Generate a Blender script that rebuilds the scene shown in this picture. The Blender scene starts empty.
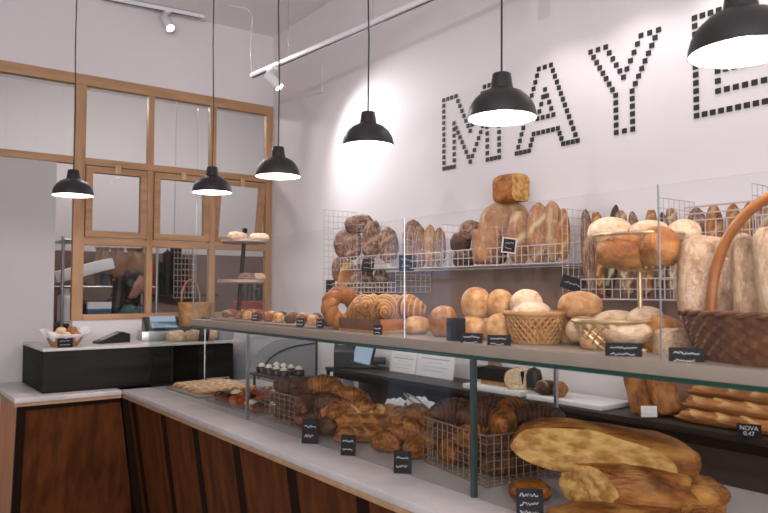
import bpy, bmesh, math, random
from math import sin, cos, pi, radians, sqrt, atan, hypot
from mathutils import Vector, Matrix, noise
S = bpy.context.scene
COL = S.collection
random.seed(7)
# ------------------------------------------------------------------ camera
FPX = 700.0; CX, CY, H = 384.0, 256.5, 1.5
PITCH = atan(33.5 / FPX); YAW = atan(519 / hypot(FPX, 33.5))
cd = bpy.data.cameras.new('camera'); cam = bpy.data.objects.new('camera', cd); COL.objects.link(cam)
cam.location = (0, 0, H); cam.rotation_euler = (pi / 2 + PITCH, 0, -YAW)
cd.sensor_width = 36; cd.lens = FPX / 768 * 36; cd.clip_start = .05
cd.dof.use_dof = True; cd.dof.focus_distance = 3.0; cd.dof.aperture_fstop = 4.5
S.camera = cam
FW = Vector((sin(YAW) * cos(PITCH), cos(YAW) * cos(PITCH), sin(PITCH)))
RT = Vector((cos(YAW), -sin(YAW), 0)); UP = RT.cross(FW)
C0 = Vector((0, 0, H))
def at(x, y, ax, v):
    "point of the world that the photo shows at pixel x, y, on the plane axis = v"
    r = FW + RT * ((x - CX) / FPX) - UP * ((y - CY) / FPX)
    return C0 + r * ((v - C0[ax]) / r[ax])
def depth(p): return (Vector(p) - C0).dot(FW)
# ------------------------------------------------------------------ world and exposure
W = bpy.data.worlds.new('world'); S.world = W; W.use_nodes = True
W.node_tree.nodes['Background'].inputs[0].default_value = (.95, .93, 1.0, 1)
W.node_tree.nodes['Background'].inputs[1].default_value = .95
S.view_settings.view_transform = 'Standard'; S.view_settings.look = 'None'
S.view_settings.gamma = 1; S.view_settings.use_curve_mapping = False
S.view_settings.exposure = 0.40
def light(kind, name, loc, energy, color=(1, 1, 1), target=None, **kw):
    d = bpy.data.lights.new(name, kind); d.energy = energy; d.color = color
    for k, v in kw.items(): setattr(d, k, v)
    o = bpy.data.objects.new(name, d); COL.objects.link(o); o.location = loc
    if target is not None:
        o.rotation_euler = (Vector(target) - Vector(loc)).to_track_quat('-Z', 'Y').to_euler()
    return o
light('SPOT', 'shop_spot_light', (-2.3, -.3, 2.8), 115, (1, .95, .93), (2.67, 2.1, 2.2), spot_size=radians(75), spot_blend=.6, shadow_soft_size=.06)
light('AREA', 'shop_front_fill', (-1.6, -2.4, 2.0), 135, (.96, .96, 1), (1.9, 5.0, 2.6), size=2.4)  # unseen area lamp, turned on the back corner to brighten it
for kx_, ky_, kz_ in ((66, 84, 6.6), (168, 100, 6.6)):
    light('POINT', 'kitchen_lamp_light', at(kx_, ky_, 1, kz_ - .5), 13, (1, .96, .95), shadow_soft_size=.05)
light('POINT', 'kitchen_lamp_light', (3.2, 6.2, 3.3), 8, (1, .96, .95), shadow_soft_size=.05)
# ------------------------------------------------------------------ materials
def mat(name, color, rough=.6, metal=0, bump=0, bscale=40, color2=None, nscale=6, spec=.4, emit=None, estr=0, detail=3, stretch=None, tcoord='Object', ramp=(.35, .65)):
    m = bpy.data.materials.new(name); m.use_nodes = True
    nt = m.node_tree; N = nt.nodes; L = nt.links; b = N['Principled BSDF']
    b.inputs['Base Color'].default_value = (*color, 1); b.inputs['Roughness'].default_value = rough
    b.inputs['Metallic'].default_value = metal; b.inputs['Specular IOR Level'].default_value = spec
    if emit: b.inputs['Emission Color'].default_value = (*emit, 1); b.inputs['Emission Strength'].default_value = estr
    tc = N.new('ShaderNodeTexCoord'); src = tc.outputs[tcoord]
    if stretch:
        mp = N.new('ShaderNodeMapping'); mp.inputs['Scale'].default_value = stretch
        L.new(src, mp.inputs[0]); src = mp.outputs[0]
    if color2:
        n = N.new('ShaderNodeTexNoise'); n.inputs['Scale'].default_value = nscale; n.inputs['Detail'].default_value = detail
        L.new(src, n.inputs[0])
        r = N.new('ShaderNodeValToRGB'); r.color_ramp.elements[0].position = ramp[0]; r.color_ramp.elements[1].position = ramp[1]
        r.color_ramp.elements[0].color = (*color, 1); r.color_ramp.elements[1].color = (*color2, 1)
        L.new(n.outputs[0], r.inputs[0]); L.new(r.outputs[0], b.inputs['Base Color'])
    if bump:
        n = N.new('ShaderNodeTexNoise'); n.inputs['Scale'].default_value = bscale; n.inputs['Detail'].default_value = 4
        L.new(src, n.inputs[0]); bp = N.new('ShaderNodeBump'); bp.inputs['Strength'].default_value = bump; bp.inputs['Distance'].default_value = .01
        L.new(n.outputs[0], bp.inputs['Height']); L.new(bp.outputs[0], b.inputs['Normal'])
    return m
def glassmat(name, tint=(.97, .985, .98), refl=.025, rough=0.0):
    m = bpy.data.materials.new(name); m.use_nodes = True
    nt = m.node_tree; N = nt.nodes; L = nt.links; N.clear()
    o = N.new('ShaderNodeOutputMaterial'); t = N.new('ShaderNodeBsdfTransparent'); t.inputs[0].default_value = (*tint, 1)
    g = N.new('ShaderNodeBsdfGlossy'); g.inputs['Roughness'].default_value = rough
    lw = N.new('ShaderNodeLayerWeight'); lw.inputs[0].default_value = .5; mx = N.new('ShaderNodeMixShader')
    pw = N.new('ShaderNodeMath'); pw.operation = 'POWER'; pw.inputs[1].default_value = 5; L.new(lw.outputs['Facing'], pw.inputs[0])
    f = N.new('ShaderNodeMath'); f.operation = 'MULTIPLY_ADD'; f.inputs[1].default_value = .55; f.inputs[2].default_value = refl; L.new(pw.outputs[0], f.inputs[0])
    L.new(f.outputs[0], mx.inputs[0]); L.new(t.outputs[0], mx.inputs[1]); L.new(g.outputs[0], mx.inputs[2]); L.new(mx.outputs[0], o.inputs[0])
    return m
def crust(name, dark, mid, light_, pale=(.8, .62, .38), rough=.55, flour=0, scale=3.0, bump=.35):
    "bread crust: baked tones in noise, paler where it was slashed, optional flour dust"
    if not name.startswith(('croissant', 'dark_croissant', 'big', 'bun', 'flour')):
        dark, mid, light_, pale = [tuple(q * e for q, e in zip(c_, (.72, .64, .60))) for c_ in (dark, mid, light_, tuple(min(1, v / .6) for v in pale))]
    m = bpy.data.materials.new(name); m.use_nodes = True
    nt = m.node_tree; N = nt.nodes; L = nt.links; b = N['Principled BSDF']
    b.inputs['Roughness'].default_value = rough; b.inputs['Specular IOR Level'].default_value = .3
    tc = N.new('ShaderNodeTexCoord'); src = tc.outputs['Object']
    oi = N.new('ShaderNodeObjectInfo')
    n = N.new('ShaderNodeTexNoise'); n.noise_dimensions = '4D'; n.inputs['Scale'].default_value = scale; n.inputs['Detail'].default_value = 6; n.inputs['Roughness'].default_value = .6
    L.new(src, n.inputs['Vector']); mu = N.new('ShaderNodeMath'); mu.operation = 'MULTIPLY'; mu.inputs[1].default_value = 30
    L.new(oi.outputs['Random'], mu.inputs[0]); L.new(mu.outputs[0], n.inputs['W'])
    r = N.new('ShaderNodeValToRGB'); e = r.color_ramp.elements
    e[0].position = .33; e[0].color = (*dark, 1); e[1].position = .68; e[1].color = (*light_, 1)
    q = r.color_ramp.elements.new(.5); q.color = (*mid, 1)
    L.new(n.outputs[0], r.inputs[0])
    at_ = N.new('ShaderNodeAttribute'); at_.attribute_name = 'pale'
    mx = N.new('ShaderNodeMix'); mx.data_type = 'RGBA'; mx.inputs[7].default_value = (*pale, 1)
    L.new(at_.outputs['Fac'], mx.inputs[0]); L.new(r.outputs[0], mx.inputs[6]); out = mx.outputs[2]
    if flour:
        n2 = N.new('ShaderNodeTexNoise'); n2.inputs['Scale'].default_value = scale * 2.3; n2.inputs['Detail'].default_value = 8; n2.inputs['Roughness'].default_value = .75
        L.new(src, n2.inputs['Vector'])
        r2 = N.new('ShaderNodeValToRGB'); r2.color_ramp.elements[0].position = .62 - flour * .35; r2.color_ramp.elements[1].position = .78 - flour * .3
        L.new(n2.outputs[0], r2.inputs[0])
        m2 = N.new('ShaderNodeMix'); m2.data_type = 'RGBA'; m2.inputs[7].default_value = (*((.70, .58, .47) if name.startswith(('flour', 'bun')) else (.54, .42, .34)), 1)
        ml = N.new('ShaderNodeMath'); ml.operation = 'MULTIPLY'; ml.inputs[1].default_value = .8
        L.new(r2.outputs[0], ml.inputs[0]); L.new(ml.outputs[0], m2.inputs[0]); L.new(out, m2.inputs[6]); out = m2.outputs[2]
    L.new(out, b.inputs['Base Color'])
    n3 = N.new('ShaderNodeTexNoise'); n3.inputs['Scale'].default_value = scale * 6; n3.inputs['Detail'].default_value = 5; L.new(src, n3.inputs['Vector'])
    bp = N.new('ShaderNodeBump'); bp.inputs['Strength'].default_value = bump; bp.inputs['Distance'].default_value = .02
    L.new(n3.outputs[0], bp.inputs['Height']); L.new(bp.outputs[0], b.inputs['Normal'])
    return m
M = {}
M['wall'] = mat('painted_wall', (.72, .665, .668), .8, bump=.05, bscale=60, color2=(.69, .635, .64), nscale=1.2)
M['wall_kitchen'] = mat('kitchen_paint', (.66, .62, .62), .8)
M['ceiling'] = mat('ceiling_paint', (.84, .80, .81), .85)
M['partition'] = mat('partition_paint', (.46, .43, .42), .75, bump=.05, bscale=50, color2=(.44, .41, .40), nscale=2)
M['floor'] = mat('floor_concrete', (.20, .18, .17), .6, color2=(.15, .135, .125), nscale=4)
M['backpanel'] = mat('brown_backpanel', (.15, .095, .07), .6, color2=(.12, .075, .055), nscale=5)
M['timber'] = mat('pale_timber', (.46, .26, .135), .5, bump=.1, bscale=30, color2=(.36, .195, .095), nscale=5, stretch=(6, 6, .8))
M['timber_h'] = mat('pale_timber_rail', (.46, .26, .135), .5, bump=.1, bscale=30, color2=(.36, .195, .095), nscale=5, stretch=(.8, 6, 6))
M['walnut'] = mat('counter_wood', (.12, .036, .011), .5, spec=.08, bump=.06, bscale=20, color2=(.06, .018, .006), nscale=4, stretch=(5, 5, .6))
M['walnut_dark'] = mat('counter_wood_dark', (.014, .006, .003), .6, spec=.1)
M['walnut_lit'] = mat('counter_wood_lit', (.55, .22, .07), .5, color2=(.42, .16, .05), nscale=4, stretch=(5, 5, .6))  # counter wood made brighter: light falling on the end face put into its colour
M['marble'] = mat('marble', (.52, .47, .46), .28, color2=(.42, .375, .365), nscale=5, detail=8, ramp=(.45, .72))
M['edge_wood'] = mat('slab_edge_wood', (.40, .24, .13), .5, color2=(.32, .19, .10), nscale=20)
M['black'] = mat('black_board', (.010, .009, .008), .6, spec=.08, color2=(.02, .017, .014), nscale=3, stretch=(.4, 4, 6))
M['blackp'] = mat('black_plastic', (.012, .012, .012), .35)
M['shade'] = mat('pendant_black', (.022, .018, .018), .38)
M['shade_in'] = mat('pendant_white_inside', (.85, .83, .84), .5)
M['bulb'] = mat('bulb_glow', (1, 1, 1), .5, emit=(1, .95, .93), estr=14)
M['spotglow'] = mat('spot_glow', (1, 1, 1), .5, emit=(1, .96, .95), estr=8)
M['screen'] = mat('screen_glow', (.05, .06, .08), .2, emit=(.40, .52, .68), estr=.45)
M['white'] = mat('white_enamel', (.74, .72, .73), .4)
M['whitewire'] = mat('white_wire', (.43, .36, .34), .4)
M['paper'] = mat('white_paper', (.74, .71, .71), .8, bump=.1, bscale=20)
M['print'] = mat('grey_print', (.32, .30, .31), .8)
M['chalk'] = mat('chalk', (.62, .60, .60), .9)
M['tagframe'] = mat('tag_frame_wood', (.55, .44, .36), .6)
M['slate'] = mat('slate', (.014, .012, .014), .7, spec=.15)
M['steel'] = mat('steel', (.42, .41, .42), .3, metal=.9)
M['greymetal'] = mat('grey_enamel', (.27, .265, .29), .35)
M['brass'] = mat('brass_wire', (.52, .36, .19), .3, metal=.6)
M['wire'] = mat('dull_wire', (.30, .19, .13), .45, metal=.5)
M['stone'] = mat('shelf_stone', (.24, .19, .15), .35, color2=(.22, .18, .145), nscale=12)
M['greenedge'] = mat('green_glass_edge', (.01, .045, .032), .15)
M['shelfdark'] = mat('dark_shelf', (.026, .017, .013), .4, spec=.2, color2=(.036, .025, .02), nscale=4, stretch=(6, .6, 6))
M['wicker'] = mat('wicker', (.17, .065, .025), .55, color2=(.10, .036, .014), nscale=30)
M['wicker_lt'] = mat('wicker_light', (.46, .24, .095), .55, color2=(.32, .15, .05), nscale=30)
M['handle'] = mat('cane_handle', (.36, .13, .04), .4, color2=(.27, .09, .025), nscale=20)
M['kraft'] = mat('kraft_paper', (.30, .17, .10), .8, color2=(.24, .13, .08), nscale=8)
M['plate'] = mat('plate_wood', (.30, .21, .17), .5)
M['tray'] = mat('tray_board', (.22, .15, .12), .5)
M['letter'] = mat('letter_black', (.02, .018, .018), .6)
M['crumb'] = mat('bread_crumb', (.58, .33, .11), .9, bump=.9, bscale=9, color2=(.34, .15, .035), nscale=4.5, detail=9, stretch=(2.4, 1, 1), ramp=(.42, .62))
M['crumb_w'] = mat('bread_crumb_pale', (.74, .60, .42), .9, bump=.6, bscale=14, color2=(.52, .36, .20), nscale=14, detail=8)
M['pane'] = glassmat('window_pane_glass')
M['caseglass'] = glassmat('case_glass', (.94, .955, .945), refl=.008)
M['guardglass'] = glassmat('guard_glass', (.975, .98, .978))
M['daypane'] = mat('daylit_pane', (.3, .4, .5), .3, emit=(.45, .62, .9), estr=1.1)
M['post'] = mat('glass_joint', (.03, .045, .04), .3)
M['gold'] = crust('golden_crust', (.17, .05, .012), (.46, .18, .045), (.66, .33, .11), pale=(.74, .44, .19))
M['bun'] = crust('bun_crust', (.26, .095, .028), (.48, .235, .09), (.64, .39, .19), bump=.15, flour=.12)
M['bunpale'] = crust('floury_bun_crust', (.40, .20, .09), (.58, .36, .20), (.70, .52, .34), flour=.5, bump=.2)
M['rustic'] = crust('rustic_crust', (.09, .032, .017), (.20, .08, .042), (.33, .155, .085), pale=(.52, .33, .2), flour=.45, bump=.5)
M['darkrye'] = crust('dark_rye_crust', (.035, .014, .009), (.075, .032, .018), (.14, .06, .03), flour=.12, bump=.5)
M['tin'] = crust('tin_loaf_crust', (.28, .12, .05), (.44, .22, .10), (.55, .31, .15), bump=.3, flour=.3)
M['croissant'] = crust('croissant_crust', (.05, .013, .003), (.22, .062, .011), (.48, .18, .03), pale=(.46, .19, .04), rough=.4, scale=4)
M['croisdark'] = crust('dark_croissant_crust', (.025, .008, .004), (.075, .026, .012), (.15, .055, .022), pale=(.16, .06, .025), rough=.4, scale=5)
M['pastry'] = crust('glazed_pastry', (.10, .025, .010), (.28, .085, .03), (.50, .24, .11), rough=.4, scale=6)
M['slabbread'] = crust('floured_flat_bread', (.34, .155, .065), (.56, .34, .19), (.70, .50, .33), flour=.45, bump=.6, scale=5)
M['rye'] = crust('big_loaf_crust', (.045, .013, .004), (.27, .085, .018), (.55, .24, .055), pale=(.62, .31, .09), rough=.45, scale=2.0, bump=.6)
M['skin'] = mat('skin', (.42, .20, .14), .5)
M['hair'] = mat('dark_hair', (.012, .007, .006), .45, bump=.4, bscale=60, stretch=(1, 1, .1))
M['teal'] = mat('teal_cloth', (.03, .085, .085), .8)
M['red'] = mat('red_cloth', (.35, .05, .035), .7)
M['bluetin'] = mat('blue_tin', (.07, .12, .22), .4)
M['glaze_red'] = mat('berry_glaze', (.33, .05, .012), .2)
M['choc'] = mat('chocolate', (.03, .012, .01), .3)
M['cream'] = mat('cream_icing', (.7, .6, .5), .5)
# ------------------------------------------------------------------ mesh helpers
class MB:
    def __init__(s): s.b = bmesh.new(); s.pl = None
    def box(s, lo, hi, bevel=0, mtx=None):
        lo, hi = Vector(lo), Vector(hi); c = (lo + hi) / 2; d = hi - lo
        t = bmesh.new(); bmesh.ops.create_cube(t, size=1)
        for v in t.verts: v.co = Vector((v.co.x * d.x + c.x, v.co.y * d.y + c.y, v.co.z * d.z + c.z))
        if bevel: bmesh.ops.bevel(t, geom=list(t.edges), offset=bevel, segments=2, affect='EDGES', profile=.6)
        if mtx: t.transform(mtx)
        s._m(t); return s
    def _m(s, t):
        me = bpy.data.meshes.new('t'); t.to_mesh(me); t.free(); s.b.from_mesh(me); bpy.data.meshes.remove(me)
    def tube(s, pts, r, n=6, closed=False, rf=None):
        pts = [Vector(p) for p in pts]; k = len(pts); rings = []
        up = None
        for i, p in enumerate(pts):
            if closed: d = pts[(i + 1) % k] - pts[i - 1]
            else: d = pts[min(i + 1, k - 1)] - pts[max(i - 1, 0)]
            d.normalize()
            if up is None:
                up = Vector((0, 0, 1)) if abs(d.z) < .9 else Vector((1, 0, 0))
            u = d.cross(up)
            if u.length < 1e-4: u = d.cross(Vector((1, 0, 0)))
            u.normalize(); w = u.cross(d); up = w
            rr = rf(i / (k - 1)) * r if rf else r
            rings.append([s.b.verts.new(p + (u * cos(a) + w * sin(a)) * rr) for a in [2 * pi * j / n for j in range(n)]])
        for i in range(k if closed else k - 1):
            A, B = rings[i], rings[(i + 1) % k]
            for j in range(n): s.b.faces.new((A[j], A[(j + 1) % n], B[(j + 1) % n], B[j]))
        if not closed:
            s.b.faces.new(rings[0][::-1]); s.b.faces.new(rings[-1])
        return s
    def rod(s, a, b, r, n=6): return s.tube([a, b], r, n)
    def lathe(s, prof, n=32, c=(0, 0, 0), rf=None, sx=1, sy=1, cap=True):
        "prof: list of (r, z)"
        c = Vector(c); rings = []
        for i, (r, z) in enumerate(prof):
            ring = []
            for j in range(n):
                a = 2 * pi * j / n; q = r + (rf(i, j) if rf else 0)
                ring.append(s.b.verts.new(c + Vector((q * cos(a) * sx, q * sin(a) * sy, z))))
            rings.append(ring)
        for A, B in zip(rings, rings[1:]):
            for j in range(n): s.b.faces.new((A[j], A[(j + 1) % n], B[(j + 1) % n], B[j]))
        if cap and prof[0][0] > 1e-5: s.b.faces.new(rings[0][::-1])
        if cap and prof[-1][0] > 1e-5: s.b.faces.new(rings[-1])
        return s
    def prism(s, poly, d):
        "closed polygon (3D points) extruded by vector d"
        d = Vector(d); A = [s.b.verts.new(Vector(p)) for p in poly]; B = [s.b.verts.new(Vector(p) + d) for p in poly]
        s.b.faces.new(A[::-1]); s.b.faces.new(B); n = len(A)
        for i in range(n): s.b.faces.new((A[i], A[(i + 1) % n], B[(i + 1) % n], B[i]))
        return s
    def grid(s, o, u, v, nu, nv, r):
        o, u, v = Vector(o), Vector(u), Vector(v)
        for i in range(nu + 1): s.rod(o + u * i / nu, o + u * i / nu + v, r, 4)
        for j in range(nv + 1): s.rod(o + v * j / nv, o + v * j / nv + u, r, 4)
        return s
    def mesh(s, name, m, smooth=True):
        bmesh.ops.recalc_face_normals(s.b, faces=s.b.faces)
        me = bpy.data.meshes.new(name); s.b.to_mesh(me); s.b.free()
        me.materials.append(m)
        if smooth:
            me.polygons.foreach_set('use_smooth', [True] * len(me.polygons)); me.set_sharp_from_angle(angle=radians(40))
        return me
    def build(s, name, m, parent=None, smooth=True, loc=None):
        return link(name, s.mesh(name, m, smooth), parent, loc)
def link(name, me, parent=None, loc=None):
    o = bpy.data.objects.new(name, me); COL.objects.link(o)
    if parent: o.parent = parent
    if loc is not None: o.location = loc
    return o
def tag(o, label, cat, group=None, kind=None):
    o['label'] = label; o['category'] = cat
    if group: o['group'] = group
    if kind: o['kind'] = kind
    return o
def thing(name, label, cat, loc=(0, 0, 0), rz=0, group=None):
    o = bpy.data.objects.new(name, None); COL.objects.link(o); o.location = loc; o.rotation_euler = (0, 0, rz); o.empty_display_size = .05
    return tag(o, label, cat, group)
def struct(name, mb, m, parent=None, label=None):
    o = mb.build(name, m, parent, False)
    if not parent: o['kind'] = 'structure'
    if label: o['label'] = label
    return o
# ------------------------------------------------------------------ the room
XW, YB, ZC = 2.67, 5.15, 3.6
struct('floor', MB().box((-5, -4, -.1), (4.3, 8, 0)), M['floor'])
struct('ceiling', MB().box((-5, -4, ZC), (4.3, 8, ZC + .1)), M['ceiling'])
struct('wall_right', MB().box((XW, -4, 0), (XW + .15, YB, ZC)), M['wall'])
struct('wall_left', MB().box((-5.1, -4, 0), (-5, 8, ZC)), M['wall'])
struct('wall_front', MB().box((-5, -4.1, 0), (XW, -4, .8)), M['wall'])
ZT, ZB = 3.01, 1.29                       # window frame top and bottom
xp = at(54.5, 270, 1, YB).x; xg = at(73.5, 270, 1, YB).x
wb = MB()
wb.box((-5, YB, ZT), (XW + .15, YB + .1, ZC))       # above the window
wb.box((xg, YB, 0), (XW + .15, YB + .1, ZB))         # below the window
struct('wall_back', wb, M['wall'])
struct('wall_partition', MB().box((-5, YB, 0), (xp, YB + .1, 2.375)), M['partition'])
kw = MB(); kw.box((-1.5, 7.7, 0), (4.3, 7.8, ZC)); kw.box((4.2, YB, 0), (4.3, 7.7, ZC)); kw.box((-1.6, YB + .1, 0), (-1.5, 7.8, ZC))
kw.box((XW + .15, YB, 0), (4.2, YB + .1, ZC))
struct('wall_kitchen', kw, M['wall_kitchen'])
# glazed door with daylight behind it, further left in the back wall
dr1 = thing('door_1', 'glazed door with bluish daylight in its panes further left', 'door', (-1.35, YB - .001, 0)); dr1['kind'] = 'structure'
MB().box((-.45, -.03, 0), (.45, -.0, 2.1)).build('frame', M['white'], dr1)
for i_ in range(3):
    for j_ in range(4):
        MB().box((-.38 + i_ * .26, -.034, .35 + j_ * .42), (-.15 + i_ * .26, -.031, .72 + j_ * .42)).build('pane', M['daypane'], dr1)
struct('wall_brown_band', MB().box((XW - .008, .6, 1.31), (XW, at(386, 300, 0, XW).y, 1.612)), mat('brown_wall_tone', (.21, .135, .10), .6, color2=(.18, .11, .08), nscale=2))  # thin brown layer on the wall below the racks
# brown panel below the wall shelf
struct('trim_1', MB().box((XW - .03, -1, 0), (XW, 3.85, .985)), M['backpanel'])
# ---- interior window of pale timber
win = thing('window_1', 'pale timber framed interior window between shop and kitchen', 'window', (0, YB, ZB)); win['kind'] = 'structure'
fy0, fy1 = -.012, .04
def wx(px): return at(px, 200, 1, YB).x
def fr(name, x0, x1, z0, z1, m='timber', y0=fy0, y1=fy1):
    o = MB().box((x0, y0, z0 - ZB), (x1, y1, z1 - ZB), .004).build(name, M[m], win); return o
xa, xb = wx(73.5), wx(84.5); posts = [(wx(147), wx(153)), (wx(209.5), wx(215.5)), (wx(265.5), wx(271.5))]
fr('post', xa, xb, ZB - .0, ZT)
for a, b in posts: fr('post', a, b, ZB, ZT, y0=-.010)
XL = -1.2
fr('rail', XL, posts[2][1], 2.935, ZT, 'timber_h', y0=-.014)
fr('rail', XL, xa, 2.375, 2.425, 'timber_h', y0=-.016); fr('rail', xb, posts[2][1], 2.375, 2.425, 'timber_h', y0=-.016)
fr('rail', xb, posts[2][1], 1.815, 1.865, 'timber_h', y0=-.008)
fr('rail', xb, posts[2][1], ZB, 1.33, 'timber_h', y0=-.014)
cols = [(xb, posts[0][0]), (posts[0][1], posts[1][0]), (posts[1][1], posts[2][0])]
for x0, x1 in [(XL, xa)] + cols:
    MB().box((x0, .03, 2.425 - ZB), (x1, .036, 2.935 - ZB)).build('glass_pane', M['pane'], win)
for x0, x1 in cols:
    MB().box((x0, .03, 1.33 - ZB), (x1, .036, 1.815 - ZB)).build('glass_pane', M['pane'], win)
for i, (x0, x1) in enumerate(cols):      # hinged sashes of the middle row
    w = .045; a, b, z0, z1 = x0 + .005, x1 - .005, 1.87, 2.37
    sm = MB(); sm.box((a, -.02, z0 - z1), (b, .03, z0 - z1 + w), .003); sm.box((a, -.02, -w), (b, .03, 0), .003)
    sm.box((a, -.02, z0 - z1 + w), (a + w, .03, -w)); sm.box((b - w, -.02, z0 - z1 + w), (b, .03, -w))
    so = sm.build('sash', M['timber_h'], win, loc=(0, 0, z1 - ZB))
    MB().box((a + w - .003, 0, z0 - z1 + w), (b - w + .003, .005, -w)).build('glass_pane', M['pane'], so)
    MB().box(((a + b) / 2 - .02, -.035, -.045), ((a + b) / 2 + .02, -.02, .02), .004).build('latch', M['brass'], so)
    if i == 2: so.rotation_euler = (radians(9), 0, 0)
# ------------------------------------------------------------------ wall letters MAYE of little black squares
ZL0, ZL1 = 2.2, 2.6
def letter(name, label, ytop, width, strokes, s=.0215):
    "strokes: outlines in letter units (u across 0..1 running right, v up 0..1)"
    o = thing(name, label, 'letter', (XW, ytop, ZL0)); mb = MB()
    for poly in strokes:
        for (u0, v0), (u1, v1) in zip(poly, poly[1:]):
            a = Vector((u0 * width, v0 * (ZL1 - ZL0))); b = Vector((u1 * width, v1 * (ZL1 - ZL0)))
            n = max(1, round((b - a).length / .0335))
            for k in range(n):
                p = a.lerp(b, k / n)
                mb.box((-.006, -p.x - s / 2, p.y - s / 2), (-.0005, -p.x + s / 2, p.y + s / 2))
    mb.build('square_dots', M['letter'], o, False); return o
def yw(px, py=100): return at(px, py, 0, XW).y
Mo = [[(0, 0), (0, 1), (.24, 1), (.5, .45), (.76, 1), (1, 1), (1, 0), (.8, 0), (.8, .62), (.5, 0.02), (.2, .62), (.2, 0), (0, 0)]]
Ao = [[(0, 0), (.4, 1), (.6, 1), (1, 0), (.78, 0), (.7, .2), (.3, .2), (.22, 0), (0, 0)], [(.37, .38), (.5, .72), (.63, .38), (.37, .38)]]
Yo = [[(0, 1), (.38, .42), (.38, 0), (.62, 0), (.62, .42), (1, 1), (.76, 1), (.5, .6), (.24, 1), (0, 1)]]
Eo = [[(0, 0), (0, 1), (1, 1), (1, .8), (.3, .8), (.3, .6), (.85, .6), (.85, .4), (.3, .4), (.3, .2), (1, .2), (1, 0), (0, 0)]]
letter('wall_letter', 'letter M of small black squares on the white wall', yw(444), yw(444) - yw(499, 80), Mo)
letter('wall_letter', 'letter A of small black squares on the white wall', yw(517, 160), yw(517, 160) - yw(578, 140), Ao)
letter('wall_letter', 'letter Y of small black squares on the white wall', yw(591, 60), yw(591, 60) - yw(659, 35), Yo)
letter('wall_letter', 'letter E of small black squares at the right edge behind the pendant', yw(695, 20), .30, Eo)
# ------------------------------------------------------------------ service counter
def lean(mb, y0, y1, z0, z1, xt, xb_, t):
    "slab leaning: at z1 x=xt, at z0 x=xb_, thickness t toward +x"
    mb.prism([(xt, y0, z1), (xt + t, y0, z1), (xb_ + t, y0, z0), (xb_, y0, z0)], (0, y1 - y0, 0))
ct = thing('display_counter', 'long wood panelled counter with marble top under the glass case', 'counter', (1.26, 4.3, 0))
def loc(mb_obj, root):
    "parent a mesh built in world coordinates"
    mb_obj.parent = root; mb_obj.matrix_parent_inverse = Matrix.Translation(-Vector(root.location)); return mb_obj
Y0 = -.6
loc(MB().box((1.26, Y0, .872), (2.15, 4.36, .9), .004).build('marble_top', M['marble']), ct)
loc(MB().box((1.262, Y0, .852), (2.15, 4.345, .872), .002).build('top_edge', M['edge_wood']), ct)
b = MB(); lean(b, Y0, 4.34, 0, .852, 1.335, 1.455, .5); loc(b.build('carcass', M['walnut_dark'], smooth=False), ct)
divs = [at(x, y, 0, 1.30).y for x, y in [(133, 402), (162, 416), (194, 430), (235, 445), (290, 467)]]
divs += [divs[-1] - .47 * k for k in range(1, 7)]
prev = 4.365
for d in divs:
    q = MB(); lean(q, d + .035, prev, .03, .852, 1.30, 1.42, .03); loc(q.build('front_panel', M['walnut'], smooth=False), ct)
    q = MB(); lean(q, d - .034, d + .034, .03, .852, 1.298, 1.418, .03); loc(q.build('dark_strip', M['walnut_dark'], smooth=False), ct)
    prev = d - .035
# left return of the counter
lc = thing('service_counter', 'short wood panelled counter with marble top carrying the black ledge', 'counter', (.68, 4.35, 0))
XL0 = .68
loc(MB().box((XL0, 4.345, .872), (1.258, 5.14, .9), .004).build('marble_top', M['marble']), lc)
loc(MB().box((XL0 + .002, 4.352, .852), (1.258, 5.14, .872)).build('top_edge', M['edge_wood']), lc)
eb = at(10, 513, 1, 4.55); er = at(127, 513, 1, 4.55)
def tp(x, z=.852): return (x, 4.385, z)
q = MB(); q.prism([tp(XL0 + .06), tp(1.26), (er.x + .05, 4.565, 0), (eb.x + .05, 4.565, 0)], (0, .03, 0))
loc(q.build('front_panel', M['walnut'], smooth=False), lc)
q = MB(); q.prism([(XL0 + .02, 4.365, .852), (XL0 + .06, 4.365, .852), (eb.x + .04, 4.55, 0), (eb.x, 4.55, 0)], (0, .03, 0))
q.prism([(XL0 + .06, 4.37, .852), (1.258, 4.37, .852), (1.258, 4.375, .825), (XL0 + .06, 4.375, .825)], (0, .03, 0))
loc(q.build('front_frame', M['walnut_dark'], smooth=False), lc)
q = MB(); q.prism([(XL0 + .02, 4.395, .852), (XL0 + .05, 4.395, .852), (eb.x + .03, 4.58, 0), (eb.x, 4.58, 0)], (0, .55, 0))
loc(q.build('end_panel', M['walnut_lit'], smooth=False), lc)
q = MB(); q.prism([(XL0 + .08, 4.43, .85), (1.26, 4.43, .85), (1.46, 4.61, 0), (eb.x + .07, 4.61, 0)], (0, .5, 0))
lean(q, 4.43, 4.9, 0, .85, 1.28, 1.40, .3); loc(q.build('carcass', M['walnut_dark'], smooth=False), lc)
# black ledge
lb = thing('counter_ledge', 'black boxed ledge with a pale top standing on the short counter', 'ledge', (.84, 4.45, .901))
loc(MB().box((.84, 4.448, .901), (1.60, 5.1, 1.142), .002).build('box', M['black']), lb)
loc(MB().box((.838, 4.445, 1.142), (2.11, 5.1, 1.158), .003).build('ledge_top', M['marble']), lb)
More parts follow.
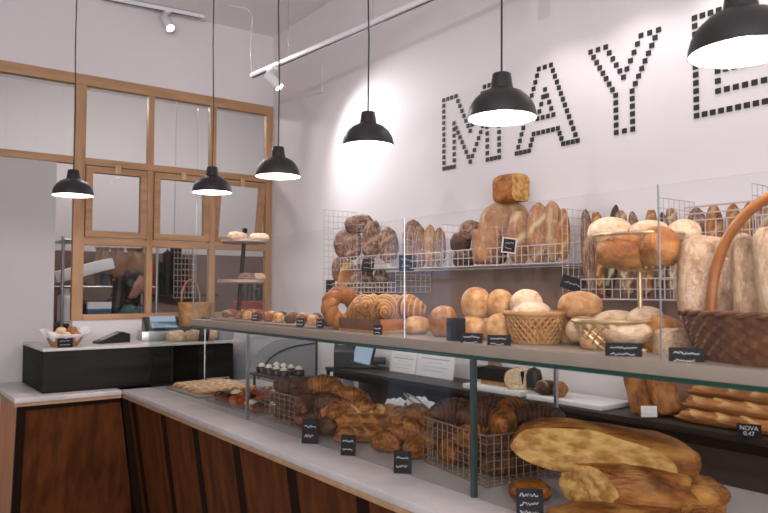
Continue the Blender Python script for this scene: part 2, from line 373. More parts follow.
# ------------------------------------------------------------------ glass display case
GX = 1.43; YE = 4.40; YG = 3.69; ZS = 1.342
dc = thing('display_case', 'long glass display case with a stone top shelf on the counter', 'display case', (GX, 2.5, .9))
joints = [YE, 3.0, 1.5, 0.0]
for a, b in zip(joints, joints[1:]):
    loc(MB().box((GX, b + .004, .902), (GX + .006, a - .004, 1.297)).build('front_pane', M['caseglass'], smooth=False), dc)
for i, j in enumerate(joints[1:3]):
    r = .004 if i == 0 else .007
    loc(MB().box((GX - .002, j - r, .9), (GX + .014, j + r, 1.297)).build('pane_joint', M['post'] if i else M['steel'], smooth=False), dc)
loc(MB().box((GX + .006, YE - .006, .902), (1.86, YE, 1.297)).build('end_pane', M['caseglass'], smooth=False), dc)
loc(MB().box((GX - .003, YG, 1.297), (1.86, YE, 1.303)).build('top_pane', M['caseglass'], smooth=False), dc)
loc(MB().box((GX - .004, Y0, 1.298), (1.95, YG, 1.308), .001).build('green_glass_edge', M['greenedge'], smooth=False), dc)
loc(MB().box((GX - .004, Y0, 1.3085), (1.95, YG, ZS), .004).build('top_shelf', M['stone']), dc)
for y in (at(556, 385, 0, 1.93).y,):
    loc(MB().rod((1.93, y, .9), (1.93, y, 1.298), .008, 8).build('support_rod', M['steel']), dc)
loc(MB().rod((1.75, 4.28, .9), (1.75, 4.28, 1.297), .005, 8).build('support_rod', M['steel']), dc)
sg = thing('sneeze_guard', 'tall clear glass guard standing along the front of the top shelf', 'glass guard', (GX, 2.5, ZS))
gy = [YG, 1.833, .9, -.1]
for a, b in zip(gy, gy[1:]):
    loc(MB().box((GX, b + .002, ZS + .001), (GX + .006, a - .002, 1.735)).build('glass_pane', M['guardglass'], smooth=False), sg)
for y in gy[1:3]:
    loc(MB().rod((GX + .012, y, ZS), (GX + .012, y, 1.74), .0025, 6).build('clip_rod', M['steel']), sg)
loc(MB().box((GX + .0065, YG - .006, ZS + .001), (GX + .010, YG - .003, 1.735)).build('edge_strip', M['steel'], smooth=False), sg)
# ------------------------------------------------------------------ wall shelf
ws = thing('wall_shelf', 'long dark brown shelf fixed to the wall behind the glass case', 'shelf', (2.37, 3.83, .99))
loc(MB().box((2.37, -.6, .988), (XW, 3.83, 1.012), .002).build('board', M['shelfdark']), ws)
loc(MB().box((2.373, -.6, .955), (2.393, 3.82, .9875)).build('edge_strip', M['walnut_dark']), ws)
ZW = 1.0125
# ------------------------------------------------------------------ pendants
def pendant(px_, rim, Xp, D, label):
    c = at(px_, rim, 0, Xp); r = D / 2
    t = thing('pendant_lamp', label, 'lamp', c, 0, 'black dome pendant lamps')
    h = r * .86
    out = [(r, 0), (r * .985, h * .17), (r * .93, h * .4), (r * .80, h * .65), (r * .60, h * .86), (r * .34, h)]
    ins = [(r * .32, h * .96), (r * .57, h * .82), (r * .76, h * .61), (r * .89, h * .37), (r * .955, h * .13), (r * .975, .001)]
    MB().lathe([(r * .98, -.001)] + out, 48, cap=False).build('lamp_shade', M['shade'], t)
    mb = MB(); mb.lathe([(.0005, h * .97)] + ins, 48, cap=False); mb.build('shade_lining', M['shade_in'], t)
    MB().lathe([(r * .34, h), (r * .33, h * 1.05), (r * .27, h * 1.5), (r * .25, h * 1.53), (.004, h * 1.54)], 32).build('lamp_cap', M['shade'], t)
    MB().tube([(0, 0, h * 1.5), (.004, 0, h + .35), (-.004, 0, h + .7), (.0, 0, ZC - c.z)], .0032, 6).build('cord', M['blackp'], t)
    MB().lathe([(.0005, .022), (.02, .027), (.027, .042), (.023, .06), (.012, .08), (.0005, .085)], 20).build('bulb', M['bulb'], t)
    L = light('POINT', 'pendant_bulb_light', (c.x, c.y, c.z + .012), 5, (1, .93, .88), shadow_soft_size=.012)
    return t
DP = .21
def pend(px_, rim, w, label):
    d = FPX * DP / w; r = FW + RT * ((px_ - CX) / FPX) - UP * ((rim - CY) / FPX); p = C0 + r * d
    return pendant(px_, rim, p.x, DP, label)
pend(73, 195.5, 39, 'black dome pendant hanging furthest left in front of the partition')
pend(212, 192.5, 39, 'black dome pendant hanging before the middle of the timber window')
pend(278, 176.5, 45, 'black dome pendant hanging at the right end of the timber window')
pend(368, 146, 52, 'black dome pendant hanging in front of the bright patch of wall')
pend(502, 118.5, 69, 'black dome pendant between the letters M and A')
pend(742, 53, 101, 'largest nearest black dome pendant over the letter E')
# ------------------------------------------------------------------ track lights
def spot_head(p, aim, label, L=.13, r=.032, name='track_spotlight', stem=.06, glow=True):
    t = thing(name, label, 'spotlight', p); aim = Vector(aim).normalized()
    MB().rod((0, 0, 0), (0, 0, -stem), .009, 10).build('bracket', M['white'], t)
    MB().box((-.02, -.05, -.012), (.02, .05, .012), .003).build('track_adapter', M['white'], t)
    q = aim.to_track_quat('Z', 'Y'); c = Vector((0, 0, -stem))
    mb = MB(); mb.lathe([(.0005, -L * .35), (r * .9, -L * .35), (r, -L * .3), (r, L * .65), (r * .82, L * .65), (r * .8, L * .6), (.0005, L * .6)], 28)
    mb.b.transform(Matrix.Translation(c) @ q.to_matrix().to_4x4()); mb.build('housing', M['white'], t)
    mb = MB(); mb.lathe([(.0005, L * .615), (r * .78, L * .615), (r * .78, L * .64), (.0005, L * .64)], 28)
    mb.b.transform(Matrix.Translation(c) @ q.to_matrix().to_4x4()); mb.build('lens', M['spotglow'], t)
    return t, Vector(p) + c + aim * L * .75, aim
ZTk = 3.0
a = at(252, 76, 2, ZTk); b_ = at(424, 1, 2, ZTk); dr = (b_ - a).normalized()
tr = thing('light_track', 'white track with dark groove running toward the upper right before the wall', 'light track', a, 0)
def track(t, Lg, d):
    q = Vector(d).to_track_quat('Y', 'Z').to_matrix().to_4x4()
    m1 = MB().box((-.018, 0, -.014), (.018, Lg, .014), .002); m1.b.transform(q); m1.build('rail', M['white'], t)
    m1 = MB().box((-.0195, .02, -.006), (-.0175, Lg - .02, .005)); m1.b.transform(q); m1.build('groove', M['blackp'], t)
    m1 = MB().box((-.006, .02, -.0155), (.006, Lg - .02, -.0135)); m1.b.transform(q); m1.build('groove', M['blackp'], t)
track(tr, (b_ - a).length + 1.4, dr)
for dd, ww in ((2.35, 'second'), (2.75, 'third'), (3.15, 'fourth')):  # spots added out of view to throw more light down the wall
    q_ = a + dr * dd
    t, lp, ai = spot_head(q_ - Vector((0, 0, .012)), (.12, .05, -1), 'added unseen white spotlight further right on the hanging track, %s from its left end' % ww, .13, .033)
    light('SPOT', 'track_spot_beam', lp + ai * .02, 4, (1, .95, .93), lp + ai, spot_size=radians(130), spot_blend=.7, shadow_soft_size=.03)
for k in (.45, 1.3, 2.2):
    p = dr * k; MB().rod(p + Vector((0, 0, .014)), p + Vector((0, 0, ZC - ZTk)), .0018, 6).build('suspension_wire', M['steel'], tr)
cl = at(247, 6, 2, ZC - .003) - a
MB().tube([(0, 0, .0), (-.005, .02, .2), (.0, .0, .42), cl * 1.0 + Vector((0, 0, -.02)), cl + Vector((-.12, .06, -.005))], .003, 6).build('feed_cable', M['white'], tr)
sp = at(272, 68, 2, ZTk - .02); hd = at(285, 85, 2, ZTk - .1)
t, lp, ai = spot_head(sp - Vector((0, 0, .012)), (.42, -.50, -.75), 'white cylinder spotlight clipped near the left end of the hanging track', .13, .033)
light('SPOT', 'track_spot_beam', lp + ai * .02, 30, (.97, .98, 1), lp + Vector((.42, -.50, -.60)), spot_size=radians(125), spot_blend=.9, shadow_soft_size=.03)
# ceiling track by the back wall
a2 = at(96, -4, 2, ZC - .02); b2 = at(204, 17, 2, ZC - .02)
tr2 = thing('light_track', 'white track with dark groove on the ceiling by the back wall', 'light track', a2)
track(tr2, (b2 - a2).length, (b2 - a2).normalized())
t, lp, ai = spot_head(at(166, 13, 2, ZC - .04), (.15, -.75, -.85), 'white spotlight on the ceiling track above the timber window', .15, .034)
light('SPOT', 'track_spot_beam', lp + ai * .02, 22, (.97, .96, 1), lp + ai, spot_size=radians(85), spot_blend=.5, shadow_soft_size=.03)
t, lp, ai = spot_head(at(40, -8, 2, ZC - .04), (.35, -.75, -.8), 'white spotlight at the top left corner above the partition', .14, .034)
light('SPOT', 'track_spot_beam', lp + ai * .02, 22, (.97, .96, 1), lp + ai, spot_size=radians(85), spot_blend=.5, shadow_soft_size=.03)
# ------------------------------------------------------------------ bread
def bread_mesh(kind, m, seed=0):
    "unit bread: x, y in -.5...5, z 0..1, resting on z = 0"
    nx, nt = 40, 28
    P = dict(bun=(2.1, .10, .03), boule=(2.2, .08, .05), baguette=(4.6, .08, .03), batard=(2.5, .08, .05), tin=(7, .02, .03),
             slab=(4.5, .04, .05), rough=(2.4, .08, .12), half=(2.6, .05, .05))[kind]
    p, flat, amp = P; bm = bmesh.new(); pale = []; rings = []
    if kind in ('baguette',): nx = 90
    for i in range(nx + 1):
        u = -cos(pi * i / nx)
        r = max(0, 1 - abs(u) ** p) ** (1 / p) if 0 < i < nx else 0
        ring = []
        for j in range(nt):
            th = 2 * pi * j / nt; cy, sz = cos(th), sin(th)
            if kind in ('tin', 'slab'):
                e = .45 if kind == 'tin' else .6
                cy = math.copysign(abs(cy) ** e, cy); sz = math.copysign(abs(sz) ** e, sz)
            x, y, z = u, r * cy, r * sz; pl = 0
            n = noise.fractal(Vector((x * 1.6 + seed * 7.3, y * 1.6, z * 1.6 + seed)), 1, 2, 4)
            k = 1 + amp * n
            if kind == 'tin' and z > 0: y *= 1 + .08 * z; z *= 1 + .18 * (1 - (y * .9) ** 2) * (1 - abs(x) ** 4)
            if kind == 'baguette' and z > -.2:
                s = sin(x * 21 + y * 2.6 + seed + 2 * n); g = max(0, s) ** 1.5 * max(0, min(1, z + .3)) * (1 - abs(x) ** 6)
                k += .17 * g - .06; pl = g * .95
            if kind in ('batard', 'rough', 'half') and z > 0:
                s = sin(x * 6 + y * 2.5 + seed * 2 + n); g = max(0, s) ** 3 * z; k += .07 * g; pl = g * .6
            if kind == 'boule' and z > 0:
                s = max(abs(sin(x * 5 + n)), abs(sin(y * 5 + n))) ** 12 * z; k -= .03 * s; pl = s * .4
            if kind == 'bun' and z < -.3: pl = .15
            x *= k if kind != 'tin' else 1; y *= k; z *= k
            z = max(z, -1 + 2 * flat)
            ring.append(bm.verts.new((x / 2, y / 2, (z + 1 - 2 * flat) / (2 - 2 * flat)))); pale.append(pl)
        rings.append(ring)
    for A, B in zip(rings, rings[1:]):
        for j in range(nt): bm.faces.new((A[j], A[(j + 1) % nt], B[(j + 1) % nt], B[j]))
    if kind == 'half':
        for v in bm.verts:
            if v.co.y < -.12: v.co.y = -.12 + .012 * noise.noise(v.co * 9)
    bmesh.ops.recalc_face_normals(bm, faces=bm.faces)
    me = bpy.data.meshes.new(kind); bm.to_mesh(me)
    at_ = me.attributes.new('pale', 'FLOAT', 'POINT'); at_.data.foreach_set('value', pale)
    bm.free(); me.materials.append(m); me.polygons.foreach_set('use_smooth', [True] * len(me.polygons))
    return me
def croissant_mesh(m, seed=0, bend=1.0, turns=5):
    nx, nt = 64, 20; bm = bmesh.new(); pale = []; rings = []
    for i in range(nx + 1):
        u = -1 + 2 * i / nx; a = u * bend
        c = Vector((sin(a) / sin(bend) * .5, (cos(a) - cos(bend)) * .35 - .1, 0)); nrm = Vector((sin(a), cos(a), 0))
        f = (u * turns) % 1 if u > 0 else (-u * turns) % 1
        r = .25 * max(0, 1 - abs(u) ** 1.7) ** .7 * (1 + .16 * (.5 - f)) + .002
        ring = []
        for j in range(nt):
            th = 2 * pi * j / nt; n = noise.noise(Vector((u * 3 + seed * 5, cos(th), sin(th)))) * .1
            q = c + nrm * (r * cos(th) * (1 + n)) + Vector((0, 0, r * sin(th) * (1 + n) * 1.0))
            ring.append(bm.verts.new((q.x, q.y, max(0, (q.z + .2) / .45)))); pale.append((1 - f) ** 3 * .7 if f < .3 else 0)
        rings.append(ring)
    for A, B in zip(rings, rings[1:]):
        for j in range(nt): bm.faces.new((A[j], A[(j + 1) % nt], B[(j + 1) % nt], B[j]))
    bm.faces.new(rings[0][::-1]); bm.faces.new(rings[-1]); bmesh.ops.recalc_face_normals(bm, faces=bm.faces)
    me = bpy.data.meshes.new('croissant'); bm.to_mesh(me)
    at_ = me.attributes.new('pale', 'FLOAT', 'POINT'); at_.data.foreach_set('value', pale)
    bm.free(); me.materials.append(m); me.polygons.foreach_set('use_smooth', [True] * len(me.polygons))
    return me
def cut_loaf(o, pco, pno, cm, rough_=.02):
    "cut the unit loaf of o with a plane and close it with a crumb face of its own"
    me = o.data.copy(); o.data = me; bm = bmesh.new(); bm.from_mesh(me); pno = Vector(pno).normalized(); pco = Vector(pco)
    r = bmesh.ops.bisect_plane(bm, geom=bm.verts[:] + bm.edges[:] + bm.faces[:], plane_co=pco, plane_no=pno, clear_outer=True)
    vs = [v.co.copy() for v in r['geom_cut'] if isinstance(v, bmesh.types.BMVert)]
    bm.to_mesh(me); bm.free()
    c = sum(vs, Vector()) / len(vs); u = pno.cross(Vector((0, 0, 1))).normalized(); w = u.cross(pno)
    vs.sort(key=lambda p: math.atan2((p - c).dot(w), (p - c).dot(u)))
    mb = MB(); rings = []; NR = 14
    for k in range(NR):
        f = 1 - k / NR
        rings.append([mb.b.verts.new(c + (p - c) * f + pno * (0 if k == 0 else .012 + rough_ * noise.fractal((c + (p - c) * f) * Vector((1, 1, 1)).length * 4, 1, 2, 3))) for p in vs])
    ce = mb.b.verts.new(c + pno * .012); n = len(vs)
    for A, B in zip(rings, rings[1:]):
        for j in range(n): mb.b.faces.new((A[j], A[(j + 1) % n], B[(j + 1) % n], B[j]))
    for j in range(n): mb.b.faces.new((rings[-1][j], rings[-1][(j + 1) % n], ce))
    return mb.build('crumb_face', M[cm], o)
CACHE = {}
def bm_get(kind, mk, seed):
    k = (kind, mk, seed)
    if k not in CACHE:
        CACHE[k] = croissant_mesh(M[mk], seed) if kind == 'croissant' else bread_mesh(kind, M[mk], seed)
    return CACHE[k]
def put(kind, mk, c, size, label, name='bread_loaf', cat='bread', rz=0, rx=0, ry=0, group=None, seed=None, crumb=None, base=True):
    "bread with its middle-bottom (base) or centre at c"
    seed = random.randint(0, 3) if seed is None else seed
    o = link(name, bm_get(kind, mk, seed)); o.scale = size
    o.rotation_euler = (rx, ry, rz)
    c = Vector(c)
    if not base: c = c - o.rotation_euler.to_matrix() @ Vector((0, 0, size[2] / 2))
    o.location = c; tag(o, label, cat, group)
    if crumb:
        mb = MB(); n = 40
        vs = [mb.b.verts.new((.46 * cos(t) * (1 + .03 * sin(5 * t)), -.128, .5 + .46 * sin(t) if sin(t) > -.85 else .1)) for t in [2 * pi * i / n for i in range(n)]]
        f = mb.b.faces.new(vs); r = bmesh.ops.extrude_face_region(mb.b, geom=[f])
        for v in r['geom']:
            if isinstance(v, bmesh.types.BMVert): v.co.y += .012
        mb.build('crumb_face', M[crumb], o, False)
    return o
RZ = -YAW
def box_px(x0, y0, x1, y1, X):
    "centre on the plane x = X and width, height there"
    p = at((x0 + x1) / 2, (y0 + y1) / 2, 0, X); d = depth(p)
    return p, (x1 - x0) / FPX * d, (y1 - y0) / FPX * d
def stand(kind, mk, x0, y0, x1, y1, X, label, thick=.6, tilt=0, group=None, name='bread_loaf', seed=None, lie=False, rz=None, crumb=None, cat='bread'):
    "loaf seen within the box; upright on its end unless lie"
    p, w, h = box_px(x0, y0, x1, y1, X); rz = RZ if rz is None else rz
    if lie: return put(kind, mk, p, (w, max(w, h) * thick, h), label, name, cat, rz=rz, rx=0, ry=tilt, group=group, seed=seed, crumb=crumb, base=False)
    # long axis (local x) turned up: size = (h, w, thick)
    o = put(kind, mk, p, (h, w, w * thick), label, name, cat, group=group, seed=seed, crumb=crumb)
    R3 = Matrix.Rotation(rz, 3, 'Z') @ Matrix.Rotation(tilt, 3, 'Y') @ Matrix(((0, 1, 0), (0, 0, -1), (1, 0, 0))).to_3x3()
    # local x -> up ; local y -> right ; local z -> toward viewer
    R3 = Matrix.Rotation(rz, 3, 'Z') @ Matrix.Rotation(tilt, 3, 'Y') @ Matrix(((0, -1, 0), (0, 0, -1), (1, 0, 0)))
    o.rotation_euler = R3.to_euler(); o.location = Vector(p) - R3 @ Vector((0, 0, w * thick / 2))
    return o
#==PART2==
# ------------------------------------------------------------------ wire racks on the wall
XR = 2.40; XK = 2.655; WR = .0022
def rack(name, label, y0, y1, z0, front_h, sides=(), back=0, nf=None, mid=()):
    "wire shelf from y0 (far) to y1 (near); sides: (y, top z); back: top z of the wall grid"
    t = thing(name, label, 'wire rack', (XK, (y0 + y1) / 2, z0)); cell = .038
    n = max(2, round((y0 - y1) / cell)); nd = 7
    loc(MB().grid((XR, y0, z0), (0, y1 - y0, 0), (XK - XR, 0, 0), n, nd, .0013).build('shelf_grid', M['whitewire']), t)
    m1 = MB(); m1.grid((XR, y0, z0), (0, y1 - y0, 0), (0, 0, front_h), n, 2, WR); m1.rod((XR, y0, z0 + front_h), (XR, y1, z0 + front_h), .003); m1.rod((XR, y0, z0), (XR, y1, z0), .003)
    loc(m1.build('front_grid', M['whitewire']), t)
    for y, zt, zb in sides:
        m1 = MB(); m1.grid((XR, y, zb), (XK - XR, 0, 0), (0, 0, zt - zb), 7, max(1, round((zt - zb) / cell)), .0016)
        loc(m1.build('side_grid', M['whitewire']), t)
    if back: loc(MB().grid((XK, y0, z0), (0, y1 - y0, 0), (0, 0, back - z0), n, max(2, round((back - z0) / cell)), .0013).build('back_grid', M['whitewire']), t)
    return t
rack('wire_rack', 'low white wire basket rack at the left end holding dark loaves', 3.90, 3.13, 1.487, .055, [(3.90, 2.024, 1.487), (3.52, 1.62, 1.487), (3.13, 1.62, 1.487)])
rack('wire_rack', 'raised white wire rack holding two cracked loaves left of the vertical glass joint', 3.70, 3.07, 1.625, .078, [(3.52, 1.90, 1.625), (3.07, 1.82, 1.625)])
rack('wire_rack', 'white wire rack with three brown loaves right of the glass joint', 3.055, 2.745, 1.618, .078, [])
rack('wire_rack', 'long white wire rack holding the big golden loaves under letters A and Y', 2.73, 1.955, 1.617, .082, [(2.73, 1.84, 1.617), (2.34, 1.80, 1.617), (1.955, 1.851, 1.45)])
rack('wire_rack', 'low white wire rack with thin upright loaves behind the wire stand', 1.86, 1.405, 1.462, .082, [(1.50, 1.85, 1.462)])
rack('wire_rack', 'high white wire rack with upright loaves at the right edge', 1.395, .85, 1.66, .09, [(1.15, 1.86, 1.66)])
loc(MB().rod((XR, 1.395, 1.80), (XR, .85, 1.80), .004).rod((XR, 1.395, 1.775), (XR, .85, 1.775), .003).build('front_rail', M['whitewire']), bpy.data.objects['wire_rack.005'])
for y, z in ((3.8, 1.487), (3.3, 1.487), (2.9, 1.618), (2.2, 1.617), (1.6, 1.462), (1.0, 1.66)):
    pass
# tags
def tagcard(c, w, h, label, rz=RZ, tilt=-.12, roll=0, frame=None, m='slate', lines=2, name='price_tag', group=None, text=None, z_base=True, stick=0):
    t = thing(name, label, 'price tag', c, rz, group); th = .004
    R_ = Matrix.Rotation(tilt, 4, 'X') @ Matrix.Rotation(roll, 4, 'Y')
    zz = 0 if z_base else -h / 2
    m1 = MB(); m1.box((-w / 2, -th / 2, zz), (w / 2, th / 2, zz + h), .001); m1.b.transform(R_); m1.build('card', M[m], t)
    if frame:
        m1 = MB(); f = .006
        for a, b in (((-w / 2 - f, zz - f), (w / 2 + f, zz)), ((-w / 2 - f, zz + h), (w / 2 + f, zz + h + f)), ((-w / 2 - f, zz), (-w / 2, zz + h)), ((w / 2, zz), (w / 2 + f, zz + h))):
            m1.box((a[0], -th, a[1]), (b[0], th, b[1]))
        m1.b.transform(R_); m1.build('frame', M[frame], t)
    if stick:
        m1 = MB(); m1.rod((0, 0, zz - stick), (0, 0, zz), .004); m1.b.transform(R_); m1.build('stick', M[frame or 'blackp'], t)
    if not z_base or rz == RZ or True:
        pass
    if text:
        cu = bpy.data.curves.new('t', 'FONT'); cu.body = text; cu.size = h * .42; cu.align_x = 'CENTER'; cu.align_y = 'CENTER'; cu.extrude = .0003; cu.space_line = .9
        to = bpy.data.objects.new('t', cu); COL.objects.link(to); bpy.context.view_layer.update()
        me = bpy.data.meshes.new_from_object(to.evaluated_get(bpy.context.evaluated_depsgraph_get())); bpy.data.objects.remove(to)
        me.transform(R_ @ Matrix.Translation((0, -th / 2 - .0006, zz + h * .5)) @ Matrix.Rotation(pi / 2, 4, 'X')); me.materials.clear(); me.materials.append(M['chalk'])
        link('chalk_writing', me, t)
    elif lines:
        m1 = MB()
        for k in range(lines):
            zc = zz + h * (1 - (k + .75) / (lines + .5)); x = -w * .36; pts = []
            xe = w * (.36 - .12 * (k % 2) * random.random())
            while x < xe:
                pts.append((x, -th / 2 - .0006, zc + random.uniform(-1, 1) * h * .07)); x += w * .045
            m1.tube(pts, .0009, 4)
        m1.b.transform(R_); m1.build('chalk_writing', M['chalk'], t)
    if not any(0 for _ in ()) and m in ('slate',) and z_base and not stick:
        m1 = MB(); m1.prism([(-.006, 0, 0), (.006, 0, 0), (.006, .03, 0), (-.006, .03, 0)], (0, 0, .002)); m1.build('foot', M['blackp'], t)
    return t
def tag_px(x0, y0, x1, y1, X, label, **k):
    p, w, h = box_px(x0, y0, x1, y1, X); k.setdefault('z_base', False)
    return tagcard(p, w, h, label, **k)
tag_px(326, 280, 335, 294, 2.392, 'small black tag hooked to the far left corner of the lowest wire rack', tilt=0)
tag_px(362, 259, 374, 272, 2.385, 'black tag clipped to the rack rim below the cracked loaves', tilt=0, roll=.15)
tag_px(399, 255, 414, 271, 2.385, 'dark grey tag on the rack rim just left of the three brown loaves', tilt=0)
tag_px(503, 239, 515, 252, 2.36, 'slate tag in a pale frame on the rack before the golden loaves', tilt=-.05, roll=.12, frame='tagframe', stick=.025)
tag_px(561, 277, 585, 291, 2.39, 'large tilted black tag hanging at the left corner of the low rack', tilt=-.3, roll=.35, lines=1)
# loaves on the racks
G1 = 'dark crusted loaves in the wire racks'
XL_ = 2.53
def st(*a, **k):
    k.setdefault('group', 'loaves in the wall racks'); return stand(*a, **k)
st('batard', 'rustic', 345, 215, 374, 233, 2.50, 'flour dusted loaf lying on top of the left heap', lie=True, tilt=-.1, seed=0)
st('boule', 'rustic', 334, 229, 358, 257, 2.50, 'round grey brown loaf below the dusted loaf at the left edge of the heap', lie=True, seed=1)
st('batard', 'rustic', 343, 232, 362, 260, 2.46, 'smooth brown loaf leaning right of the round loaf in the left heap', seed=2, tilt=.15)
st('rough', 'rustic', 362, 221, 381, 259, 2.50, 'tall cracked loaf upright under the lying dusted loaf', seed=1, tilt=.08)
st('rough', 'rustic', 378, 228, 398, 262, 2.47, 'cracked upright loaf next to the black pane joint, right one of the pair', seed=3)
st('batard', 'rustic', 332, 257, 349, 281, 2.52, 'small loaf at the far left of the lowest rack', seed=0, lie=True)
st('batard', 'gold', 338, 260, 353, 296, 2.46, 'light streaked upright loaf in the lowest rack', seed=2, tilt=.25, cat='bread')
st('batard', 'rustic', 350, 264, 363, 296, 2.46, 'upright loaf between streaked loaf and dark loaves in the lowest rack', seed=3, tilt=.15)
st('boule', 'darkrye', 360, 268, 374, 297, 2.48, 'very dark upright loaf, left of the two in the lowest rack', seed=1)
st('boule', 'darkrye', 373, 268, 388, 297, 2.48, 'very dark upright loaf, right of the two in the lowest rack', seed=2)
st('boule', 'rustic', 402, 219, 424, 268, 2.54, 'grey dusted loaf with rounded top just right of the glass joint', seed=0)
st('boule', 'rustic', 413, 226, 427, 268, 2.46, 'leftmost of three slim smooth brown loaves right of the dusted loaf', seed=1)
st('boule', 'tin', 423, 225, 437, 268, 2.48, 'middle of three slim smooth brown loaves right of the dusted loaf', seed=2)
st('boule', 'rustic', 433, 227, 446, 267, 2.50, 'rightmost of three slim smooth brown loaves right of the dusted loaf', seed=0)
st('boule', 'darkrye', 450, 232, 471, 252, 2.50, 'small dark loaf at the bottom left of the long rack', lie=True, seed=3)
st('boule', 'rustic', 459, 220, 483, 240, 2.52, 'small dusted loaf on top of the dark loaves in the long rack', lie=True, seed=2)
st('boule', 'darkrye', 452, 249, 476, 267, 2.48, 'dark loaf behind the wires at the bottom left of the long rack', lie=True, seed=1)
st('tin', 'tin', 473, 229, 499, 264, 2.46, 'square sided pale tin loaf with a dark shaded side', seed=0, thick=1.2)
st('boule', 'darkrye', 484, 240, 508, 264, 2.52, 'dark bread behind the square tin loaf', lie=True, seed=0)
st('boule', 'tin', 479, 200, 532, 252, 2.56, 'big round golden brown loaf under the cut loaf', lie=True, seed=1, thick=.35)
o = put('tin', 'gold', box_px(495, 174, 531, 203, 2.52)[0] - Vector((0, 0, .066)), (.17, .135, .125), 'cut domed tin loaf with a yellow face on top of the big round loaf', rz=RZ - .85, seed=1, group='loaves in the wall racks')
cut_loaf(o, (.28, 0, .5), (1, 0, 0), 'crumb', .008)
st('batard', 'tin', 508, 211, 531, 264, 2.46, 'upright oval loaf behind the framed slate tag', seed=1)
st('batard', 'tin', 527, 203, 549, 262, 2.45, 'tall narrow upright loaf, left of the tallest pair', seed=3, tilt=.04)
st('boule', 'tin', 542, 200, 563, 262, 2.50, 'tall upright loaf, right of the tallest pair', seed=0)
st('batard', 'gold', 557, 209, 570, 260, 2.52, 'narrow loaf half hidden at the right end of the long rack', seed=2)
names = ['first', 'second', 'third', 'fourth', 'fifth', 'sixth', 'seventh', 'eighth', 'ninth', 'tenth', 'eleventh', 'twelfth']
for i in range(8):
    x = 588 + i * 12.2; top = 210 + random.uniform(-5, 4)
    st('baguette' if i % 2 else 'batard', ('rustic', 'gold', 'darkrye', 'tin')[i % 4], x - 6.5, top, x + 6.5, 297, 2.48 + .05 * (i % 2),
       'narrow upright loaf in the low rack behind the wire stand, %s from the left' % names[i], seed=i % 4, tilt=random.uniform(-.1, .1))
for i, (x0, x1, mk) in enumerate([(688, 706, 'rustic'), (706, 723, 'gold'), (726, 741, 'gold'), (743, 755, 'gold'), (757, 771, 'tin')]):
    st('batard', mk, x0, 207 - i * 1.5, x1, 252, 2.50, 'brown loaf standing in the high right rack, %s from the left' % names[i], seed=i % 4)
# ------------------------------------------------------------------ things on the wall shelf
pt = at(362, 372, 2, ZW); pt.x = 2.50
t = thing('card_printer', 'black receipt printer with tilted screen at the left end of the wall shelf', 'card terminal', (2.51, at(360, 372, 0, 2.51).y, ZW), RZ); t.scale = (1.15, 1.15, 1.15)
MB().box((-.14, -.05, 0), (.10, .07, .02), .005).build('base', M['blackp'], t)
m1 = MB(); m1.prism([(-.14, -.05, .02), (-.14, .07, .02), (-.14, .07, .13), (-.14, .0, .13), (-.14, -.05, .09)], (.11, 0, 0)); m1.build('body', M['blackp'], t)
m1 = MB(); m1.box((-.12, -.01, 0), (-.05, .06, .035), .012, Matrix.Translation((0, 0, .12)) @ Matrix.Rotation(-.3, 4, 'X')); m1.build('paper_roll', M['paper'], t)
mt = Matrix.Translation((.01, -.03, .05)) @ Matrix.Rotation(.25, 4, 'Y') @ Matrix.Rotation(-.45, 4, 'X')
m1 = MB(); m1.box((-.062, -.008, -.035), (.062, .008, .085), .004, mt); m1.build('screen_housing', M['blackp'], t)
m1 = MB(); m1.box((-.048, -.0095, -.025), (.048, -.0075, .075), 0, mt); m1.build('screen', M['screen'], t)
MB().box((.02, -.02, .02), (.14, .06, .055), .006).build('drawer', M['blackp'], t)
def notice(x0, x1, y0, y1, X, label, rz=-pi / 2 + .1):
    a = at(x0, y1, 0, X); b = at(x1, y1, 0, X); z = at((x0 + x1) / 2, y0, 0, X).z; w = abs(a.y - b.y)
    t = thing('paper_notice', label, 'notice', ((a.x + b.x) / 2, (a.y + b.y) / 2, ZW), -pi / 2); h = z - ZW
    Rm = Matrix.Rotation(-.16, 4, 'X')
    m1 = MB(); m1.box((-w / 2, -.004, 0), (w / 2, .004, h), .001, Rm); m1.build('sheet', M['paper'], t)
    m1 = MB()
    for k, (f0, f1) in enumerate(((.2, .8), (.12, .88), (.3, .7), (.15, .85), (.2, .75))):
        zc = h * (.84 - k * .15); hh = .006 if k == 1 else .0022
        m1.box((-w / 2 + w * f0, -.0052, zc - hh / 2), (-w / 2 + w * f1, -.0042, zc + hh / 2), 0, Rm)
    m1.build('printing', M['print'], t, False)
    return t
notice(390, 415, 352, 377, 2.56, 'narrow white printed sheet propped on the shelf beside the printer')
notice(416, 453, 351, 381, 2.56, 'wide white printed sheet propped on the shelf, right of the narrow one')
def px_on_shelf(x, y): return at(x, y, 2, ZW)
# bottle-like brown bag
c = Vector((2.60, 2.56, ZW))
tag(MB().lathe([(.035, 0), (.036, .1), (.03, .15), (.016, .19), (.014, .22), (.0005, .222)], 20).build('brown_bottle', M['kraft'], loc=c), 'brown paper coloured bottle behind the wide printed sheet', 'bottle')
